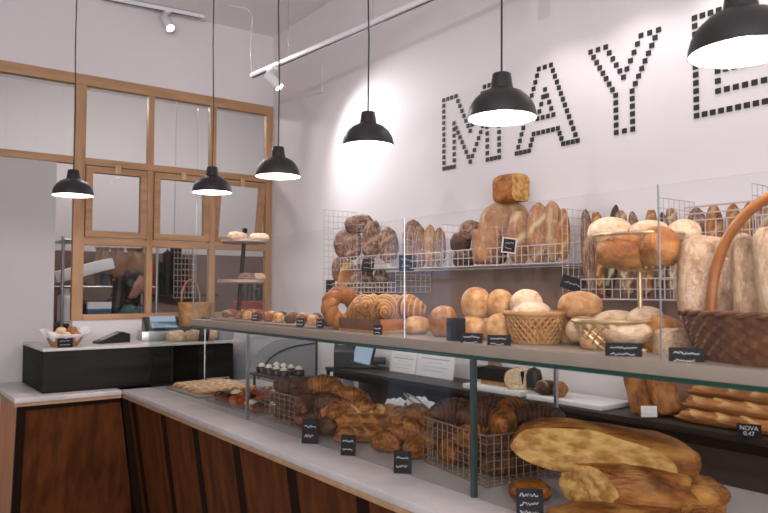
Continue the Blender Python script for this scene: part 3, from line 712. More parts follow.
# slicer on white board
p = px_on_shelf(466, 390)
b1 = tag(MB().box((-.19, -.11, 0), (.19, .11, .024), .004).build('cutting_board', M['white'], loc=(2.515, 2.40, ZW)), 'white cutting board under the black bread slicer', 'cutting board'); b1.rotation_euler.z = -pi / 2
t = thing('bread_slicer', 'black bread slicer with a rounded dark handle on the white board', 'slicer', (2.50, 2.37, ZW + .0245), -pi / 2 + .05)
MB().box((-.17, -.04, .022), (.12, .05, .085), .004).build('body', M['black'], t)
MB().lathe([(.0005, 0), (.036, 0), (.038, .05), (.03, .08), (.0005, .095)], 24, c=(.155, 0, .012)).build('handle', M['shade'], t)
MB().box((-.15, -.03, 0), (.14, .04, .022)).build('base', M['wicker_lt'], t)
MB().lathe([(.0005, 0), (.010, .002), (.010, .012), (.0005, .014)], 12, c=(-.15, -.04, .082)).build('knob', M['steel'], t)
b2 = tag(MB().box((-.20, -.11, 0), (.20, .11, .02), .004).build('cutting_board', M['white'], loc=(2.505, 1.965, ZW)), 'white cutting board under the cut fruit bread', 'cutting board'); b2.rotation_euler.z = -pi / 2
p, w, h = box_px(508, 371, 535, 393, 2.48); p.z = ZW + .022
o = put('batard', 'gold', p, (w * 1.25, .14, h * 1.02), 'cut fruit bread with a pale speckled face on the board', rz=RZ + .1, seed=1)
cut_loaf(o, (-.1, -.1, .5), (-.25, -1, .1), 'crumb_w')
p, w, h = box_px(535, 379, 557, 393, 2.46); p.z = ZW + .022
put('rough', 'darkrye', p, (w, .08, h), 'small dark crumbly bread beside the cut fruit bread', rz=RZ, seed=2)
p, w, h = box_px(554, 372, 568, 389, 2.46); p.z = ZW + .021
put('croissant', 'gold', p, (w * 1.6, .09, h * .9), 'small golden pastry right of the dark bread on the board', 'croissant', 'croissant', rz=RZ + .8, seed=2)
# paper bag breads
for k, (x0, x1, s) in enumerate(((628, 652, 'left'), (650, 675, 'right'))):
    p, w, h = box_px(x0, 372, x1, 416, 2.50)
    t_ = put('tin', 'gold', Vector((p.x, p.y, p.z)), (h * 1.05, w, .07), 'flat golden bread leaning in a brown bag, the %s one' % s, seed=k, group='bagged flat breads')
    R3 = Matrix.Rotation(RZ, 3, 'Z') @ Matrix.Rotation(-.25, 3, 'X') @ Matrix.Rotation((-.12, -.16)[k], 3, 'Y') @ Matrix(((0, -1, 0), (0, 0, -1), (1, 0, 0)))
    t_.rotation_euler = R3.to_euler(); t_.location = Vector((p.x, p.y, p.z + .01)) - R3 @ Vector((0, 0, .035))
p = at(668, 415, 0, 2.56); 
m1 = MB(); m1.prism([(-.10, 0, 0), (.12, 0, 0), (.11, 0, .19), (.06, 0, .175), (.0, 0, .20), (-.05, 0, .17), (-.09, 0, .185)], (0, .045, 0))
o = tag(m1.build('paper_bag', M['kraft'], loc=(2.585, 1.52, ZW)), 'brown paper bag standing behind the two leaning flat breads', 'paper bag'); o.rotation_euler.z = RZ
tag_px(641, 406, 657, 417, 2.385, 'small white tag with grey writing before the bagged breads', tilt=-.1, m='paper', lines=2)
# baguettes
for k, (px0, zz, xx, sd) in enumerate(((676, .0, 2.46, 0), (683, .049, 2.475, 1), (690, .098, 2.49, 2), (700, .0, 2.57, 3))):
    put('baguette', 'gold', (xx, at(px0, 400, 0, xx).y - .33, ZW + .001 + zz), (.66, .078, .052),
        ('slashed baguette at the bottom of the stack on the wall shelf', 'slashed baguette in the middle of the stack on the wall shelf', 'slashed baguette at the top of the stack on the wall shelf', 'baguette lying behind the stack against the wall')[k],
        'baguette', 'baguette', rz=-pi / 2 + .02 * (k - 1), seed=sd, group='baguettes on the wall shelf')
tag_px(738, 424, 760, 438, 2.365, 'black tag reading NOVA 0.47 in front of the baguettes', tilt=-.1, rz=-pi / 2 + .35, text='NOVA\n0.47', name='price_tag')
# sheets hung under the shelf
hp_ = at(342, 384, 0, 2.42); hz0 = at(342, 394, 0, 2.42).z
t = thing('hanging_paper', 'white paper sheets hanging below the left end of the wall shelf', 'paper', (2.42, hp_.y, .955), RZ)
for k in range(2):
    MB().box((-.075 + k * .08, -.004, hz0 - .955), (-.003 + k * .08, -.001, .032), .0005).build('sheet', M['paper'], t)
# ------------------------------------------------------------------ things on the top shelf of the case
def shelf_y(px_, X=1.62): return at(px_, 350, 0, X).y
def bottom(x0, x1, y1, X, z):
    p = at((x0 + x1) / 2, y1, 0, X); return Vector((X, at((x0 + x1) / 2, y1, 0, X).y, z))
def top_bread(kind, mk, x0, y0, x1, y1, X, label, z=ZS + .0005, rz=None, rest=True, thick=1.0, **k):
    p, w, h = box_px(x0, y0, x1, y1, X); zz = z if rest else p.z - h / 2
    return put(kind, mk, (p.x, p.y, zz), (w, w * thick, h), label, rz=RZ if rz is None else rz, **k)
# row of little glazed pastries
Gp = 'small glazed pastries in a row on the top shelf'
k = 0
x = 238
while x < 338:
    w = 9.5 + k * .35
    y1 = 322 + (x - 200) * .09
    for r_, X in enumerate((1.52, 1.64)):
        p, ww, hh = box_px(x + r_ * 3 - w / 2, y1 - 11, x + r_ * 3 + w / 2, y1, X)
        put('bun', ('pastry', 'bun', 'croisdark')[(k + r_) % 3], (X, p.y, ZS + .0105), (ww * 1.05, ww * 1.05, .045), 'little glazed pastry in the %s row, %s from its far end' % (('front', 'back')[r_], names[k]),
            'glazed_pastry', 'pastry', group=Gp)
    x += w * 1.02; k += 1
tray_y0, tray_y1 = at(233, 322, 0, 1.58).y, at(345, 330, 0, 1.58).y
tag(MB().box((1.46, tray_y1, ZS + .0003), (1.71, tray_y0, ZS + .010), .002).build('serving_board', M['tray']), 'brown board under the rows of little pastries', 'tray')
tag_px(251, 313, 259, 321, 1.46, 'tiny grey tag before the far pastries', tilt=0, rz=-pi / 2 + .5); tag_px(296, 318, 305, 327, 1.455, 'small grey tag between pastries on the front row', tilt=0, rz=-pi / 2 + .5)
tag_px(316, 319, 324, 328, 1.455, 'small grey tag just before the twisted wreath bread', tilt=0, rz=-pi / 2 + .5)
# twisted wreath leaning
p, w, h = box_px(335, 305, 362, 335, 1.60)
m1 = MB(); n = 48
for s in (0, 1):
    m1.tube([((.058 + .012 * cos(5 * a + pi * s)) * cos(a), .014 * sin(5 * a + pi * s), (.058 + .012 * cos(5 * a + pi * s)) * sin(a)) for a in [2 * pi * i / n for i in range(n)]], .025, 10, True)
o = tag(m1.build('wreath_bread', M['gold'], loc=(1.57, p.y, ZS + .084)), 'large twisted golden wreath bread leaning at the end of the croissant box', 'bread'); o.rotation_euler = (-.25, 0, RZ + .5)
# box of small croissants
ya, yb_ = at(360, 330, 0, 1.6).y, at(401, 330, 0, 1.6).y
t = thing('wooden_crate', 'low wooden crate of croissants on the top shelf', 'crate', (1.62, (ya + yb_) / 2, ZS + .0005))
L_ = (ya - yb_) / 2
MB().box((-.12, -L_, 0), (.12, L_, .008)).build('crate_base', M['wicker_lt'], t)
for q_ in ((-.12, -.112, -L_, L_), (.112, .12, -L_, L_)): MB().box((q_[0], q_[2], .008), (q_[1], q_[3], .05), .001).build('side_panel', M['wicker'], t)
for q_ in (-L_, L_ - .008): MB().box((-.112, q_, .008), (.112, q_ + .008, .05), .001).build('end_panel', M['handle'], t)
for i in range(6):
    y = ya - .05 - i * (ya - yb_ - .09) / 5
    for j, X in enumerate((1.565, 1.66)):
        put('croissant', 'gold', (X + random.uniform(-.01, .01), y, ZS + .03 + .025 * (i % 2)), (.14, .17, .085), 'small golden croissant in the crate, %s row, %s from the far end' % (('front', 'back')[j], names[i]), 'croissant', 'croissant',
            rz=random.uniform(-.9, .9) + 1.0, ry=random.uniform(-.3, .3), group='croissants in the crate')
tag_px(373, 325, 383, 336, 1.465, 'grey tag leaning on the wooden crate of croissants', tilt=0, rz=-pi / 2 + .5)
# rolls and buns
Gb = 'round buns on the top shelf'
top_bread('bun', 'bun', 403, 323, 430, 341, 1.60, 'flattish bun just right of the croissant crate', name='bread_bun', cat='bun', group=Gb, thick=.9)
top_bread('boule', 'gold', 429, 312, 458, 343, 1.58, 'big brown bun behind the plain dark tag, leftmost of the pile', name='bread_bun', cat='bun', group=Gb, thick=.8)
buns = [(458, 315, 488, 343, 1.60, 'bottom row bun, left, behind the two black tags'), (484, 313, 516, 345, 1.60, 'bottom row bun, right, beside the light basket'),
        (461, 287, 491, 317, 1.62, 'top left bun of the pile'), (486, 289, 514, 317, 1.66, 'top middle bun of the pile'), (510, 289, 543, 318, 1.68, 'pale top right bun of the pile'),
        (470, 318, 500, 346, 1.74, 'bun behind the bottom row of the pile'), (500, 318, 530, 348, 1.74, 'bun at the back behind the basket rim')]
for x0, y0, x1, y1, X, lab in buns:
    top_bread('bun', 'bunpale' if 'pale' in lab else 'bun', x0, y0, x1, y1, X, lab, rest=False, name='bread_bun', cat='bun', group=Gb)
tag_px(446, 318, 466, 343, 1.475, 'plain dark brown card before the leftmost big bun', tilt=0, lines=0, m='kraft' if 0 else 'slate', rz=-pi / 2 + .5)
tag_px(460, 333, 483, 346, 1.462, 'black tag with white writing, left of the pair before the buns', tilt=-.1, rz=-pi / 2 + .5)
tag_px(487, 335, 511, 348, 1.462, 'black tag with white writing next to the light basket, right of the pair', tilt=-.1, rz=-pi / 2 + .5)
# light woven basket
def woven(t, r0, r1, h, m, n=64, rows=None, amp=.004, sx=1, sy=1, open_=False, rim=.008):
    rows = rows or max(6, int(h / .012)); prof = []
    for i in range(rows + 1):
        f = i / rows; prof.append((r0 + (r1 - r0) * f ** .8, h * f))
    mb = MB(); mb.lathe(prof, n * 3, rf=lambda i, j: amp * (1 if (i + j // 3) % 2 else -1) * (1 if 0 < i < rows else 0), sx=sx, sy=sy)
    f = mb.b.faces; 
    big = [q for q in mb.b.faces if len(q.verts) > 4 and q.calc_center_median().z > h * .9]
    if big: bmesh.ops.delete(mb.b, geom=big, context='FACES_ONLY')
    o = mb.build('woven_body', m, t); sol = o.modifiers.new('s', 'SOLIDIFY'); sol.thickness = .004
    k = 60
    for s in (0, 1):
        m2 = MB(); m2.tube([((r1 + rim * .5 * cos(16 * a + pi * s)) * cos(a) * sx, (r1 + rim * .5 * cos(16 * a + pi * s)) * sin(a) * sy, h + rim * .5 * sin(16 * a + pi * s)) for a in [2 * pi * i / (k * 3) for i in range(k * 3)]], rim * .6, 6, True)
        m2.build('braided_rim', m, t)
    return o
def lattice(t, r0, r1, h, m, n=22, sx=1, sy=1):
    m1 = MB()
    for s in (1, -1):
        for i in range(n):
            a0 = 2 * pi * i / n
            m1.tube([((r0 + (r1 - r0) * f) * cos(a0 + s * f * .9) * sx, (r0 + (r1 - r0) * f) * sin(a0 + s * f * .9) * sy, h * f) for f in (0, .2, .4, .6, .8, 1)], .0035, 5)
    m1.build('lattice_weave', m, t)
    MB().lathe([(r0, 0), (r0, .006)], 40, sx=sx, sy=sy).build('basket_base', m, t)
    MB().tube([(r1 * cos(a) * sx, r1 * sin(a) * sy, h) for a in [2 * pi * i / 48 for i in range(48)]], .007, 8, True).build('basket_rim', m, t)
p, w, h = box_px(503, 312, 568, 352, 1.62)
t = thing('cane_basket', 'pale lattice cane basket with a bun on top beside the bun pile', 'basket', (1.62, p.y - .0, ZS + .0005)); bw = w / 2
lattice(t, bw * .68, bw * .93, .088, M['wicker_lt'], 26)
top_bread('bun', 'bunpale', 512, 301, 552, 326, 1.62, 'pale wide bun lying on the lattice cane basket', rest=False, name='bread_bun', cat='bun', group=Gb)
top_bread('bun', 'bun', 518, 322, 556, 347, 1.62, 'bun inside the lattice cane basket', rest=False, name='bread_bun', cat='bun', group=Gb)
top_bread('bun', 'bun', 558, 291, 602, 318, 1.70, 'single shiny bun at the rear between the basket and glass bowl', rest=False, name='bread_bun', cat='bun', group=Gb)
top_bread('bun', 'bun', 552, 312, 598, 345, 1.74, 'bun at the rear under the single shiny bun', rest=False, name='bread_bun', cat='bun', group=Gb)
# brass wire basket with rolls
p, w, h = box_px(563, 320, 650, 358, 1.61)
t = thing('wire_basket', 'brass wire basket with glass like shine full of pale rolls', 'basket', (1.62, p.y - .01, ZS + .0005)); bw = w / 2
lattice(t, bw * .55, bw * .86, .075, M['brass'], 20, 1, 1)
rolls = [(566, 316, 606, 342, 1.66, 'pale roll at the left of the brass wire basket'), (592, 310, 640, 334, 1.70, 'broad pale roll at the back of the brass wire basket'),
         (604, 321, 652, 343, 1.60, 'long pale roll lying across the front of the brass wire basket'), (628, 306, 664, 330, 1.68, 'round pale roll at the right back of the brass wire basket'), (580, 328, 625, 352, 1.60, 'roll at the bottom of the brass wire basket')]
for x0, y0, x1, y1, X, lab in rolls:
    top_bread('batard' if 'long' in lab else 'bun', 'bunpale' if 'pale' in lab else 'bun', x0, y0, x1, y1, X, lab, rest=False, name='bread_roll', cat='roll', group='rolls in the brass basket', thick=.8)
top_bread('boule', 'gold', 640, 315, 686, 362, 1.68, 'brown round loaf half hidden between brass and wicker baskets', rest=False)
top_bread('slab', 'slabbread', 655, 328, 690, 360, 1.60, 'floury roll end before the wicker basket', rest=False, thick=.6)
tag_px(606, 343, 641, 359, 1.462, 'wide black tag before the brass wire basket', tilt=-.1, rz=-pi / 2 + .55)
tag_px(670, 348, 703, 366, 1.462, 'wide black tag with white writing before the wicker basket', tilt=-.1, rz=-pi / 2 + .55)
# bowl stand of wire with cut rolls
yb2 = shelf_y(641, 1.66)
zr = at(640, 266, 0, 1.66).z; zr2 = at(640, 236, 0, 1.66).z; rb = .118
t = thing('bowl_stand', 'tall brass stand carrying a wire bowl of round brown rolls', 'stand', (1.66, yb2, ZS + .0005))
hz = zr - ZS
MB().lathe([(.0005, 0), (.06, 0), (.06, .006), (.01, .012), (.0005, .013)], 32).build('base', M['brass'], t)
MB().rod((0, 0, .01), (0, 0, hz - .01), .006, 10).build('stem', M['brass'], t)
m1 = MB()
for rr, zz in ((.05, hz - .012), (.09, hz + .015), (rb, zr2 - ZS)):
    m1.tube([(rr * cos(a), rr * sin(a), zz) for a in [2 * pi * i / 48 for i in range(48)]], .003 if rr < rb else .0045, 6, True)
for i in range(10):
    a = 2 * pi * i / 10; m1.tube([(rr * cos(a), rr * sin(a), zz) for rr, zz in ((.0, hz - .014), (.05, hz - .012), (.09, hz + .015), (rb, zr2 - ZS))], .0028, 6)
m1.build('wire_bowl', M['brass'], t)
for x0, y0, x1, y1, X, lab, mk in [(597, 234, 650, 268, 1.60, 'big brown roll at the front left of the wire bowl', 'gold'), (637, 226, 680, 266, 1.62, 'big brown roll at the front right of the wire bowl', 'gold'),
        (588, 217, 632, 246, 1.70, 'pale roll at the back left of the wire bowl', 'bunpale'), (630, 220, 668, 240, 1.72, 'pale roll at the back middle of the wire bowl', 'bunpale'), (668, 219, 700, 244, 1.72, 'pale roll at the back right of the wire bowl', 'bunpale')]:
    top_bread('bun', mk, x0, y0, x1, y1, X, lab, rest=False, name='bread_roll', cat='roll', group='rolls in the wire bowl')
# large wicker basket with hoop handle
Xb = 1.60; yb3 = shelf_y(806, Xb)
t = thing('wicker_basket', 'large brown wicker basket with an arched cane handle holding floury loaves', 'basket', (Xb, yb3, ZS + .0005))
zt = at(700, 312, 0, Xb).z - ZS; ry = abs(yb3 - shelf_y(688, Xb))
woven(t, .125, .15, zt, M['wicker'], sx=1, sy=ry / .15, amp=.0035)
hp = []; yh = shelf_y(712, Xb) - yb3
for i in range(29):
    a = pi * i / 28; hp.append((0, yh * cos(a), zt - .02 + .29 * sin(a) ** .85))
MB().tube(hp, .0125, 10).build('handle', M['handle'], t)
fl = [(679, 236, 736, 325, 1.66, 'tall floury flat loaf standing at the left in the wicker basket', .05), (733, 237, 765, 325, 1.64, 'floury flat loaf standing in the middle of the wicker basket', .0),
      (757, 226, 800, 320, 1.60, 'floury flat loaf standing at the right edge in the wicker basket', -.05), (722, 232, 752, 315, 1.72, 'pale loaf behind the others in the wicker basket', .1),
      (806, 228, 858, 316, 1.58, 'floury flat loaf just beyond the right edge in the wicker basket', .05), (790, 232, 835, 316, 1.68, 'floury flat loaf at the rear right of the wicker basket', -.05)]
for x0, y0, x1, y1, X, lab, ti in fl:
    stand('slab', 'slabbread', x0, y0, x1, y1, X, lab, thick=.45, tilt=ti, group='floury loaves in the wicker basket')
# tiered stand
t = thing('tiered_stand', 'three tier wooden stand with leaning pole at the far end of the top shelf', 'tiered stand', (1.645, 3.42, ZS + .0005))
yt = 3.42; zpl = [at(240, 315, 1, yt).z - ZS - .0005, at(240, 283, 1, yt).z - ZS, at(243, 243, 1, yt).z - ZS]
X0 = at(238, 315, 1, yt).x - 1.645; X1 = at(244, 240, 1, yt).x - 1.645
def px_(z): f = (z - .0) / (zpl[2]); return X0 + (X1 - X0) * f
MB().tube([(px_(0), 0, 0), (px_(zpl[2] + .06), 0, zpl[2] + .06)], .011, 10).build('pole', M['walnut_dark'], t)
for zz, rr in ((.006, .12), (zpl[1], .122), (zpl[2], .118)):
    MB().lathe([(.0005, -.004), (rr * .9, -.004), (rr, .002), (rr, .018), (rr * .97, .018), (rr * .95, .006), (.0005, .006)], 40, c=(px_(zz), 0, zz)).build('plate', M['plate'], t)
MB().lathe([(.0005, 0), (.014, .005), (.014, .02), (.0005, .028)], 14, c=(px_(zpl[2] + .06), 0, zpl[2] + .055)).build('finial', M['walnut_dark'], t)
for dx, zz, w_, lab, mk in [(-.065, zpl[2], .10, 'floury bread on the left of the top tier plate', 'slabbread'), (.065, zpl[2], .105, 'floury bread on the right of the top tier plate', 'bunpale'),
        (.01, zpl[1], .09, 'dark cut bread beside the pole on the middle tier', 'rustic'), (.07, zpl[1], .085, 'floury slice on the right of the middle tier', 'slabbread'), (-.07, .006, .08, 'flat pastry on the left of the lowest tier', 'pastry'), (.06, .006, .10, 'flat golden bread on the right of the lowest tier', 'gold')]:
    put('rough', mk, (1.645 + px_(zz) + dx, yt - .055, ZS + zz + .0075), (w_, .075, .045), lab, rz=0, group='breads on the tiered stand')
# ------------------------------------------------------------------ things by the till
t = thing('bread_bowl', 'pale paper lined bowl of small rolls at the left end of the black ledge', 'bowl', (.985, 4.60, 1.1585))
MB().lathe([(.07, 0), (.085, .02), (.105, .05), (.11, .055), (.104, .055), (.08, .022), (.0005, .012)], 36).build('bowl', M['wicker_lt'], t)
mb = MB(); mb.lathe([(.04, .018), (.085, .028), (.115, .062), (.135, .085)], 60, rf=lambda i, j: .012 * sin(j * .9) * i / 3)
for v in mb.b.verts:
    if v.co.z > .08: v.co.z += .035 * max(0, cos(2 * math.atan2(v.co.y, v.co.x) - .6)) - .008
    v.co.z += 0
big = [q_ for q_ in mb.b.faces if len(q_.verts) > 4]; bmesh.ops.delete(mb.b, geom=big, context='FACES_ONLY')
o = mb.build('paper_lining', M['paper'], t); o.modifiers.new('s', 'SOLIDIFY').thickness = .001
pos = [(-.05, -.03, 0), (.0, -.05, 0), (.05, -.03, 0), (-.04, .03, 0), (.03, .03, 0), (-.02, -.02, .028), (.035, -.01, .03)]
plc = ['front left', 'front middle', 'front right', 'rear left', 'rear right', 'top left', 'top right']
for (x, y, z), s in zip(pos, plc):
    put('bun', 'gold' if 'right' in s else 'bunpale', (.985 + x * 1.15, 4.60 + y, 1.1585 + .048 + z), (.058, .058, .042), 'bite sized roll at the %s of the paper lined bowl' % s, 'small_roll', 'roll', group='rolls in the paper lined bowl')
tagcard(Vector((.965, 4.485, 1.159)), .085, .055, 'black tag before the bowl of small rolls', rz=0, tilt=-.1)
# card reader
t = thing('card_reader', 'black card reader lying tilted on the middle of the ledge', 'card reader', (1.32, 4.72, 1.1585), .2)
m1 = MB(); m1.prism([(-.13, -.04, 0), (.08, -.04, 0), (.08, -.04, .055), (.03, -.04, .07), (-.13, -.04, .012)], (0, .085, 0)); m1.build('body', M['blackp'], t)
m1 = MB(); m1.prism([(-.10, -.03, .0215), (.0, -.03, .0575), (.0, .035, .0575), (-.10, .035, .0215)], (-.001, 0, .003)); m1.build('keypad', M['greymetal'], t)
# till box with screen and handled basket
t = thing('cash_register', 'silver and black till with a bluish screen behind the glass at the ledge', 'cash register', (1.66, 4.78, 1.1585), -.15)
MB().box((-.16, -.10, 0), (.10, .12, .065), .006).build('drawer_box', M['steel'], t)
m1 = MB(); m1.prism([(-.13, -.06, .065), (-.13, .12, .065), (-.13, .12, .15), (-.13, .08, .155)], (.24, 0, 0)); m1.build('housing', M['blackp'], t)
m1 = MB(); m1.prism([(-.09, -.045, .085), (.08, -.045, .085), (.08, .06, .1575), (-.09, .06, .1575)], (0, -.003, .003)); m1.build('screen', M['screen'], t)
zb = 1.24
tag(MB().box((1.71, 4.92, 1.1585), (2.05, 5.10, zb), .004).build('dark_box', M['blackp']), 'low dark box under the handled basket by the timber window', 'box')
c = at(195, 318, 1, 5.0)
t = thing('handled_basket', 'tan cane basket with a tall hoop handle below the timber window', 'basket', (c.x, 5.01, zb + .0005))
hb = at(195, 303, 1, 5.0).z - zb
woven(t, .10, .12, hb, M['wicker_lt'], n=40, sy=.7, amp=.003, rim=.006)
MB().tube([(.07 * cos(a) - .03, 0, hb + .17 * sin(a) ** .8) for a in [pi * i / 20 for i in range(21)]], .007, 8).build('handle', M['handle'], t)
# wrapped pastries on the ledge behind the glass
for k, (x0, x1) in enumerate(((168, 186), (184, 203), (200, 218))):
    p, w, h = box_px(x0, 326, x1, 344, 0) if 0 else (at((x0 + x1) / 2, 342, 1, 4.55), .115, .08)
    put('rough', ('bunpale', 'slabbread', 'bunpale')[k], (p.x, 4.56, 1.1585), (.12, .10, .075), 'pale bread on the ledge behind the glass, %s' % ('left', 'middle', 'right')[k], seed=k, group='breads on the ledge behind the glass')
tagcard(at(203, 343, 1, 4.50) * 1.0, .07, .17, 'tall black leaning card beside the breads on the ledge', rz=0, tilt=0, roll=.12, lines=0)
# grey machine and bin at the end of the aisle
Y4 = 4.42
pr = at(319, 380, 1, Y4).x; pl = max(at(246, 380, 1, Y4).x, 2.13); zt_ = at(300, 338, 1, Y4).z
t = thing('slicing_machine', 'tall grey enamel machine with a curved top beyond the end of the aisle', 'machine', ((pl + pr) / 2, Y4, 0))
cx_ = (pl + pr) / 2; prof = [(pl - cx_, 0), (pr - cx_, 0), (pr - cx_, zt_)] + [(pl - cx_ + .28 - .28 * sin(a), zt_ - .22 + .22 * cos(a)) for a in [pi / 2 * i / 10 for i in range(11)]]
MB().prism([(x, 0, z) for x, z in prof], (0, .4, 0)).build('housing', M['greymetal'], t, False)
MB().tube([(pl - cx_ + .05, -.005, zt_ - .32), (pl - cx_ + .065, -.01, zt_ - .25), (pl - cx_ + .10, -.01, zt_ - .185), (pl - cx_ + .15, -.01, zt_ - .13), (pl - cx_ + .21, -.01, zt_ - .095), (pl - cx_ + .28, -.01, zt_ - .07), (pl - cx_ + .36, -.01, zt_ - .055), (pr - cx_ - .03, -.01, zt_ - .04)], .006, 8).build('hose', M['blackp'], t)
MB().box((pr - cx_ - .03, -.006, .0), (pr - cx_ - .018, 0, zt_ - .02)).build('door_seam', M['shade'], t)
t = thing('black_cabinet', 'black cabinet standing under the right end of the ledge top', 'cabinet', (1.95, 4.75, 0), 0)
MB().box((-.13, -.2, 0), (.12, .3, 1.13), .01).build('body', M['black'], t)
MB().rod((-.08, -.215, .9), (.08, -.215, .9), .006).build('handle', M['steel'], t)
t = thing('metal_canister', 'dark grey canister on the right end of the ledge by the grey machine', 'canister', (2.02, 4.6, 1.1585), 0)
MB().lathe([(.06, 0), (.064, .01), (.064, .09)], 28).build('body', M['greymetal'], t); MB().lathe([(.066, .0905), (.066, .105), (.02, .112), (.0005, .118)], 28).build('lid', M['shade'], t)
# ------------------------------------------------------------------ inside the glass case, on the marble
ZM = .9005
def cb(kind, mk, x, y, z, size, label, rz=0, **k):
    "bread centred where the photo shows x, y at height z above the marble"
    p = at(x, y, 2, ZM + z); return put(kind, mk, (p.x, p.y, ZM + z - size[2] / 2), size, label, rz=rz, **k)
# breadsticks at the far end
for i in range(8):
    put('baguette', 'bun', (1.69 + .012 * (i % 3), 4.20 - i * .056, ZM + .013), (.36, .042, .028), 'thin golden breadstick on the far tray, %s from the far end' % names[i], 'breadstick', 'breadstick', rz=radians(3), group='breadsticks at the far end', seed=i % 4)
tag(MB().box((1.49, 3.74, ZM), (1.885, 4.26, ZM + .012), .003).build('tray', M['tray']), 'dark tray under the breadsticks at the far end of the case', 'tray')
# assorted small tarts
tag(MB().box((1.50, 3.06, ZM), (1.885, 3.66, ZM + .012), .003).build('tray', M['steel']), 'metal tray of small berry and chocolate tarts', 'tray')
tk = 0; cols_ = ['choc', 'glaze_red', 'cream', 'choc', 'glaze_red']
rowpl = ['front', 'second', 'third', 'back']
for i in range(4):
    for j in range(6):
        x = 1.55 + i * .095; y = 3.57 - j * .093
        t = thing('fruit_tart', 'small round tart in the %s row, %s from the far end of the metal tray' % (rowpl[i], names[j]), 'tart', (x, y, ZM + .0125), 0, 'small tarts on the metal tray')
        MB().lathe([(.026, 0), (.036, .025), (.038, .028), (.032, .026), (.0005, .022)], 18).build('pastry_case', M['pastry'] if (i + j) % 2 else M['gold'], t)
        mb = MB(); mb.lathe([(.033, .024), (.028, .036), (.014, .044), (.0005, .046)], 14, rf=lambda a, b: .003 * sin(b * 2.1 + a)); mb.build('topping', M[cols_[(i * 2 + j * 3 + i * j) % 5]], t)
# cakes on a raised stand
cy_ = at(280, 375, 0, 2.02).y
t = thing('cake_stand', 'raised dark stand of small iced cakes behind the wire basket', 'cake stand', (2.02, cy_, ZM))
MB().box((-.12, -.20, .085), (.12, .20, .095), .003).build('plate', M['shade'], t)
for a_ in (-.09, .09):
    for b_ in (-.16, .16): MB().box((a_ - .006, b_ - .006, 0), (a_ + .006, b_ + .006, .085)).build('leg', M['shade'], t)
for i in range(2):
    for j in range(4):
        c_ = thing('iced_cake', 'iced chocolate cake on the raised stand, %s row, %s from far end' % (('front', 'back')[i], names[j]), 'cake', (1.97 + i * .10, cy_ + .14 - j * .093, ZM + .0955), 0, 'iced cakes on the raised stand')
        MB().lathe([(.033, 0), (.035, .03), (.031, .036), (.0005, .038)], 20).build('cake_body', M['choc'], c_)
        MB().lathe([(.02, .0375), (.017, .048), (.006, .056), (.0005, .058)], 12, rf=lambda a, b: .002 * (b % 2)).build('icing', M['cream'], c_)
# wire baskets in the case
def wbox(name, label, c, sx, sy, h, rz=0, m='wire', nx=9, ny=9, nz=6):
    t = thing(name, label, 'wire basket', c, rz)
    for k, (o_, u, n_) in enumerate((((-sx, -sy, 0), (2 * sx, 0, 0), nx), ((-sx, sy, 0), (2 * sx, 0, 0), nx), ((-sx, -sy, 0), (0, 2 * sy, 0), ny), ((sx, -sy, 0), (0, 2 * sy, 0), ny))):
        MB().grid(o_, u, (0, 0, h), n_, nz, .0014).build('side_grid', M[m], t)
    MB().grid((-sx, -sy, 0.0015), (2 * sx, 0, 0), (0, 2 * sy, 0), nx, ny, .0014).build('bottom_grid', M[m], t)
    MB().tube([(-sx, -sy, h), (sx, -sy, h), (sx, sy, h), (-sx, sy, h)], .003, 6, True).build('rim', M[m], t)
    return t
bx1 = wbox('wire_basket', 'square wire basket full of dark round rolls beside the far pane joint', (1.64, 2.76, ZM + .001), .13, .21, .135)
q = 0
for k in range(3):
    for i in range(2):
        for j in range(3):
            if k == 2 and (i + j) % 2: continue
            put('boule' if (i + j + k) % 2 else 'croissant', 'croisdark', (1.575 + i * .12 + .01 * (k % 2), 2.905 - j * .137 + .02 * (k % 2), ZM + .006 + k * .062), (.112, .124, .072),
                'dark roll in the square basket, %s layer, %s row, %s from far end' % (('bottom', 'middle', 'top')[k], ('front', 'back')[i], names[j]), 'dark_roll', 'roll', rz=k + i, group='dark rolls in the square wire basket')
# croissants and long pastries
Gc = 'croissants heaped in the case'
def cro(x, y, z, s, label, rz, mk='croissant', ry=0, rx=0, X=None):
    p = at(x, y, 2, ZM + z)
    if p.x > 2.1 or p.x < 1.47: p = at(x, y, 0, min(max(p.x, 1.54), 2.02)); 
    z0 = max(ZM + .002, p.z - s[2] / 2)
    return put('croissant', mk, (p.x, p.y, z0), s, label, 'croissant', 'croissant', rz=rz, rx=rx, ry=ry, group=Gc, seed=random.randint(0, 3))
hl = [(306, 386, .19, 'at the top left of the heap beside the wire basket', 'croisdark'), (322, 384, .20, 'topmost left of the heap', 'croissant'), (336, 389, .18, 'high in the heap under the hanging sheets', 'croissant'), (349, 396, .16, 'at the crest of the heap left of the paper', 'croissant'),
      (308, 404, .13, 'on the dark left slope of the heap', 'croisdark'), (326, 402, .14, 'in the second layer at the left', 'croisdark'), (343, 408, .12, 'in the second layer at the middle', 'croissant'), (362, 404, .13, 'in the second layer at the right', 'croissant'),
      (316, 418, .08, 'in the lowest layer at the left', 'croisdark'), (333, 424, .06, 'in the lowest layer behind the tag', 'croisdark')]
for i, (x, y, z, lab, mk) in enumerate(hl):
    cro(x, y, z, (.17, .19, .075), 'croissant ' + lab, [.2, -.7, 1.1, -.3, .8, -1.2, .4, 1.5, -.5, .9][i], mk, ry=random.uniform(-.2, .2))
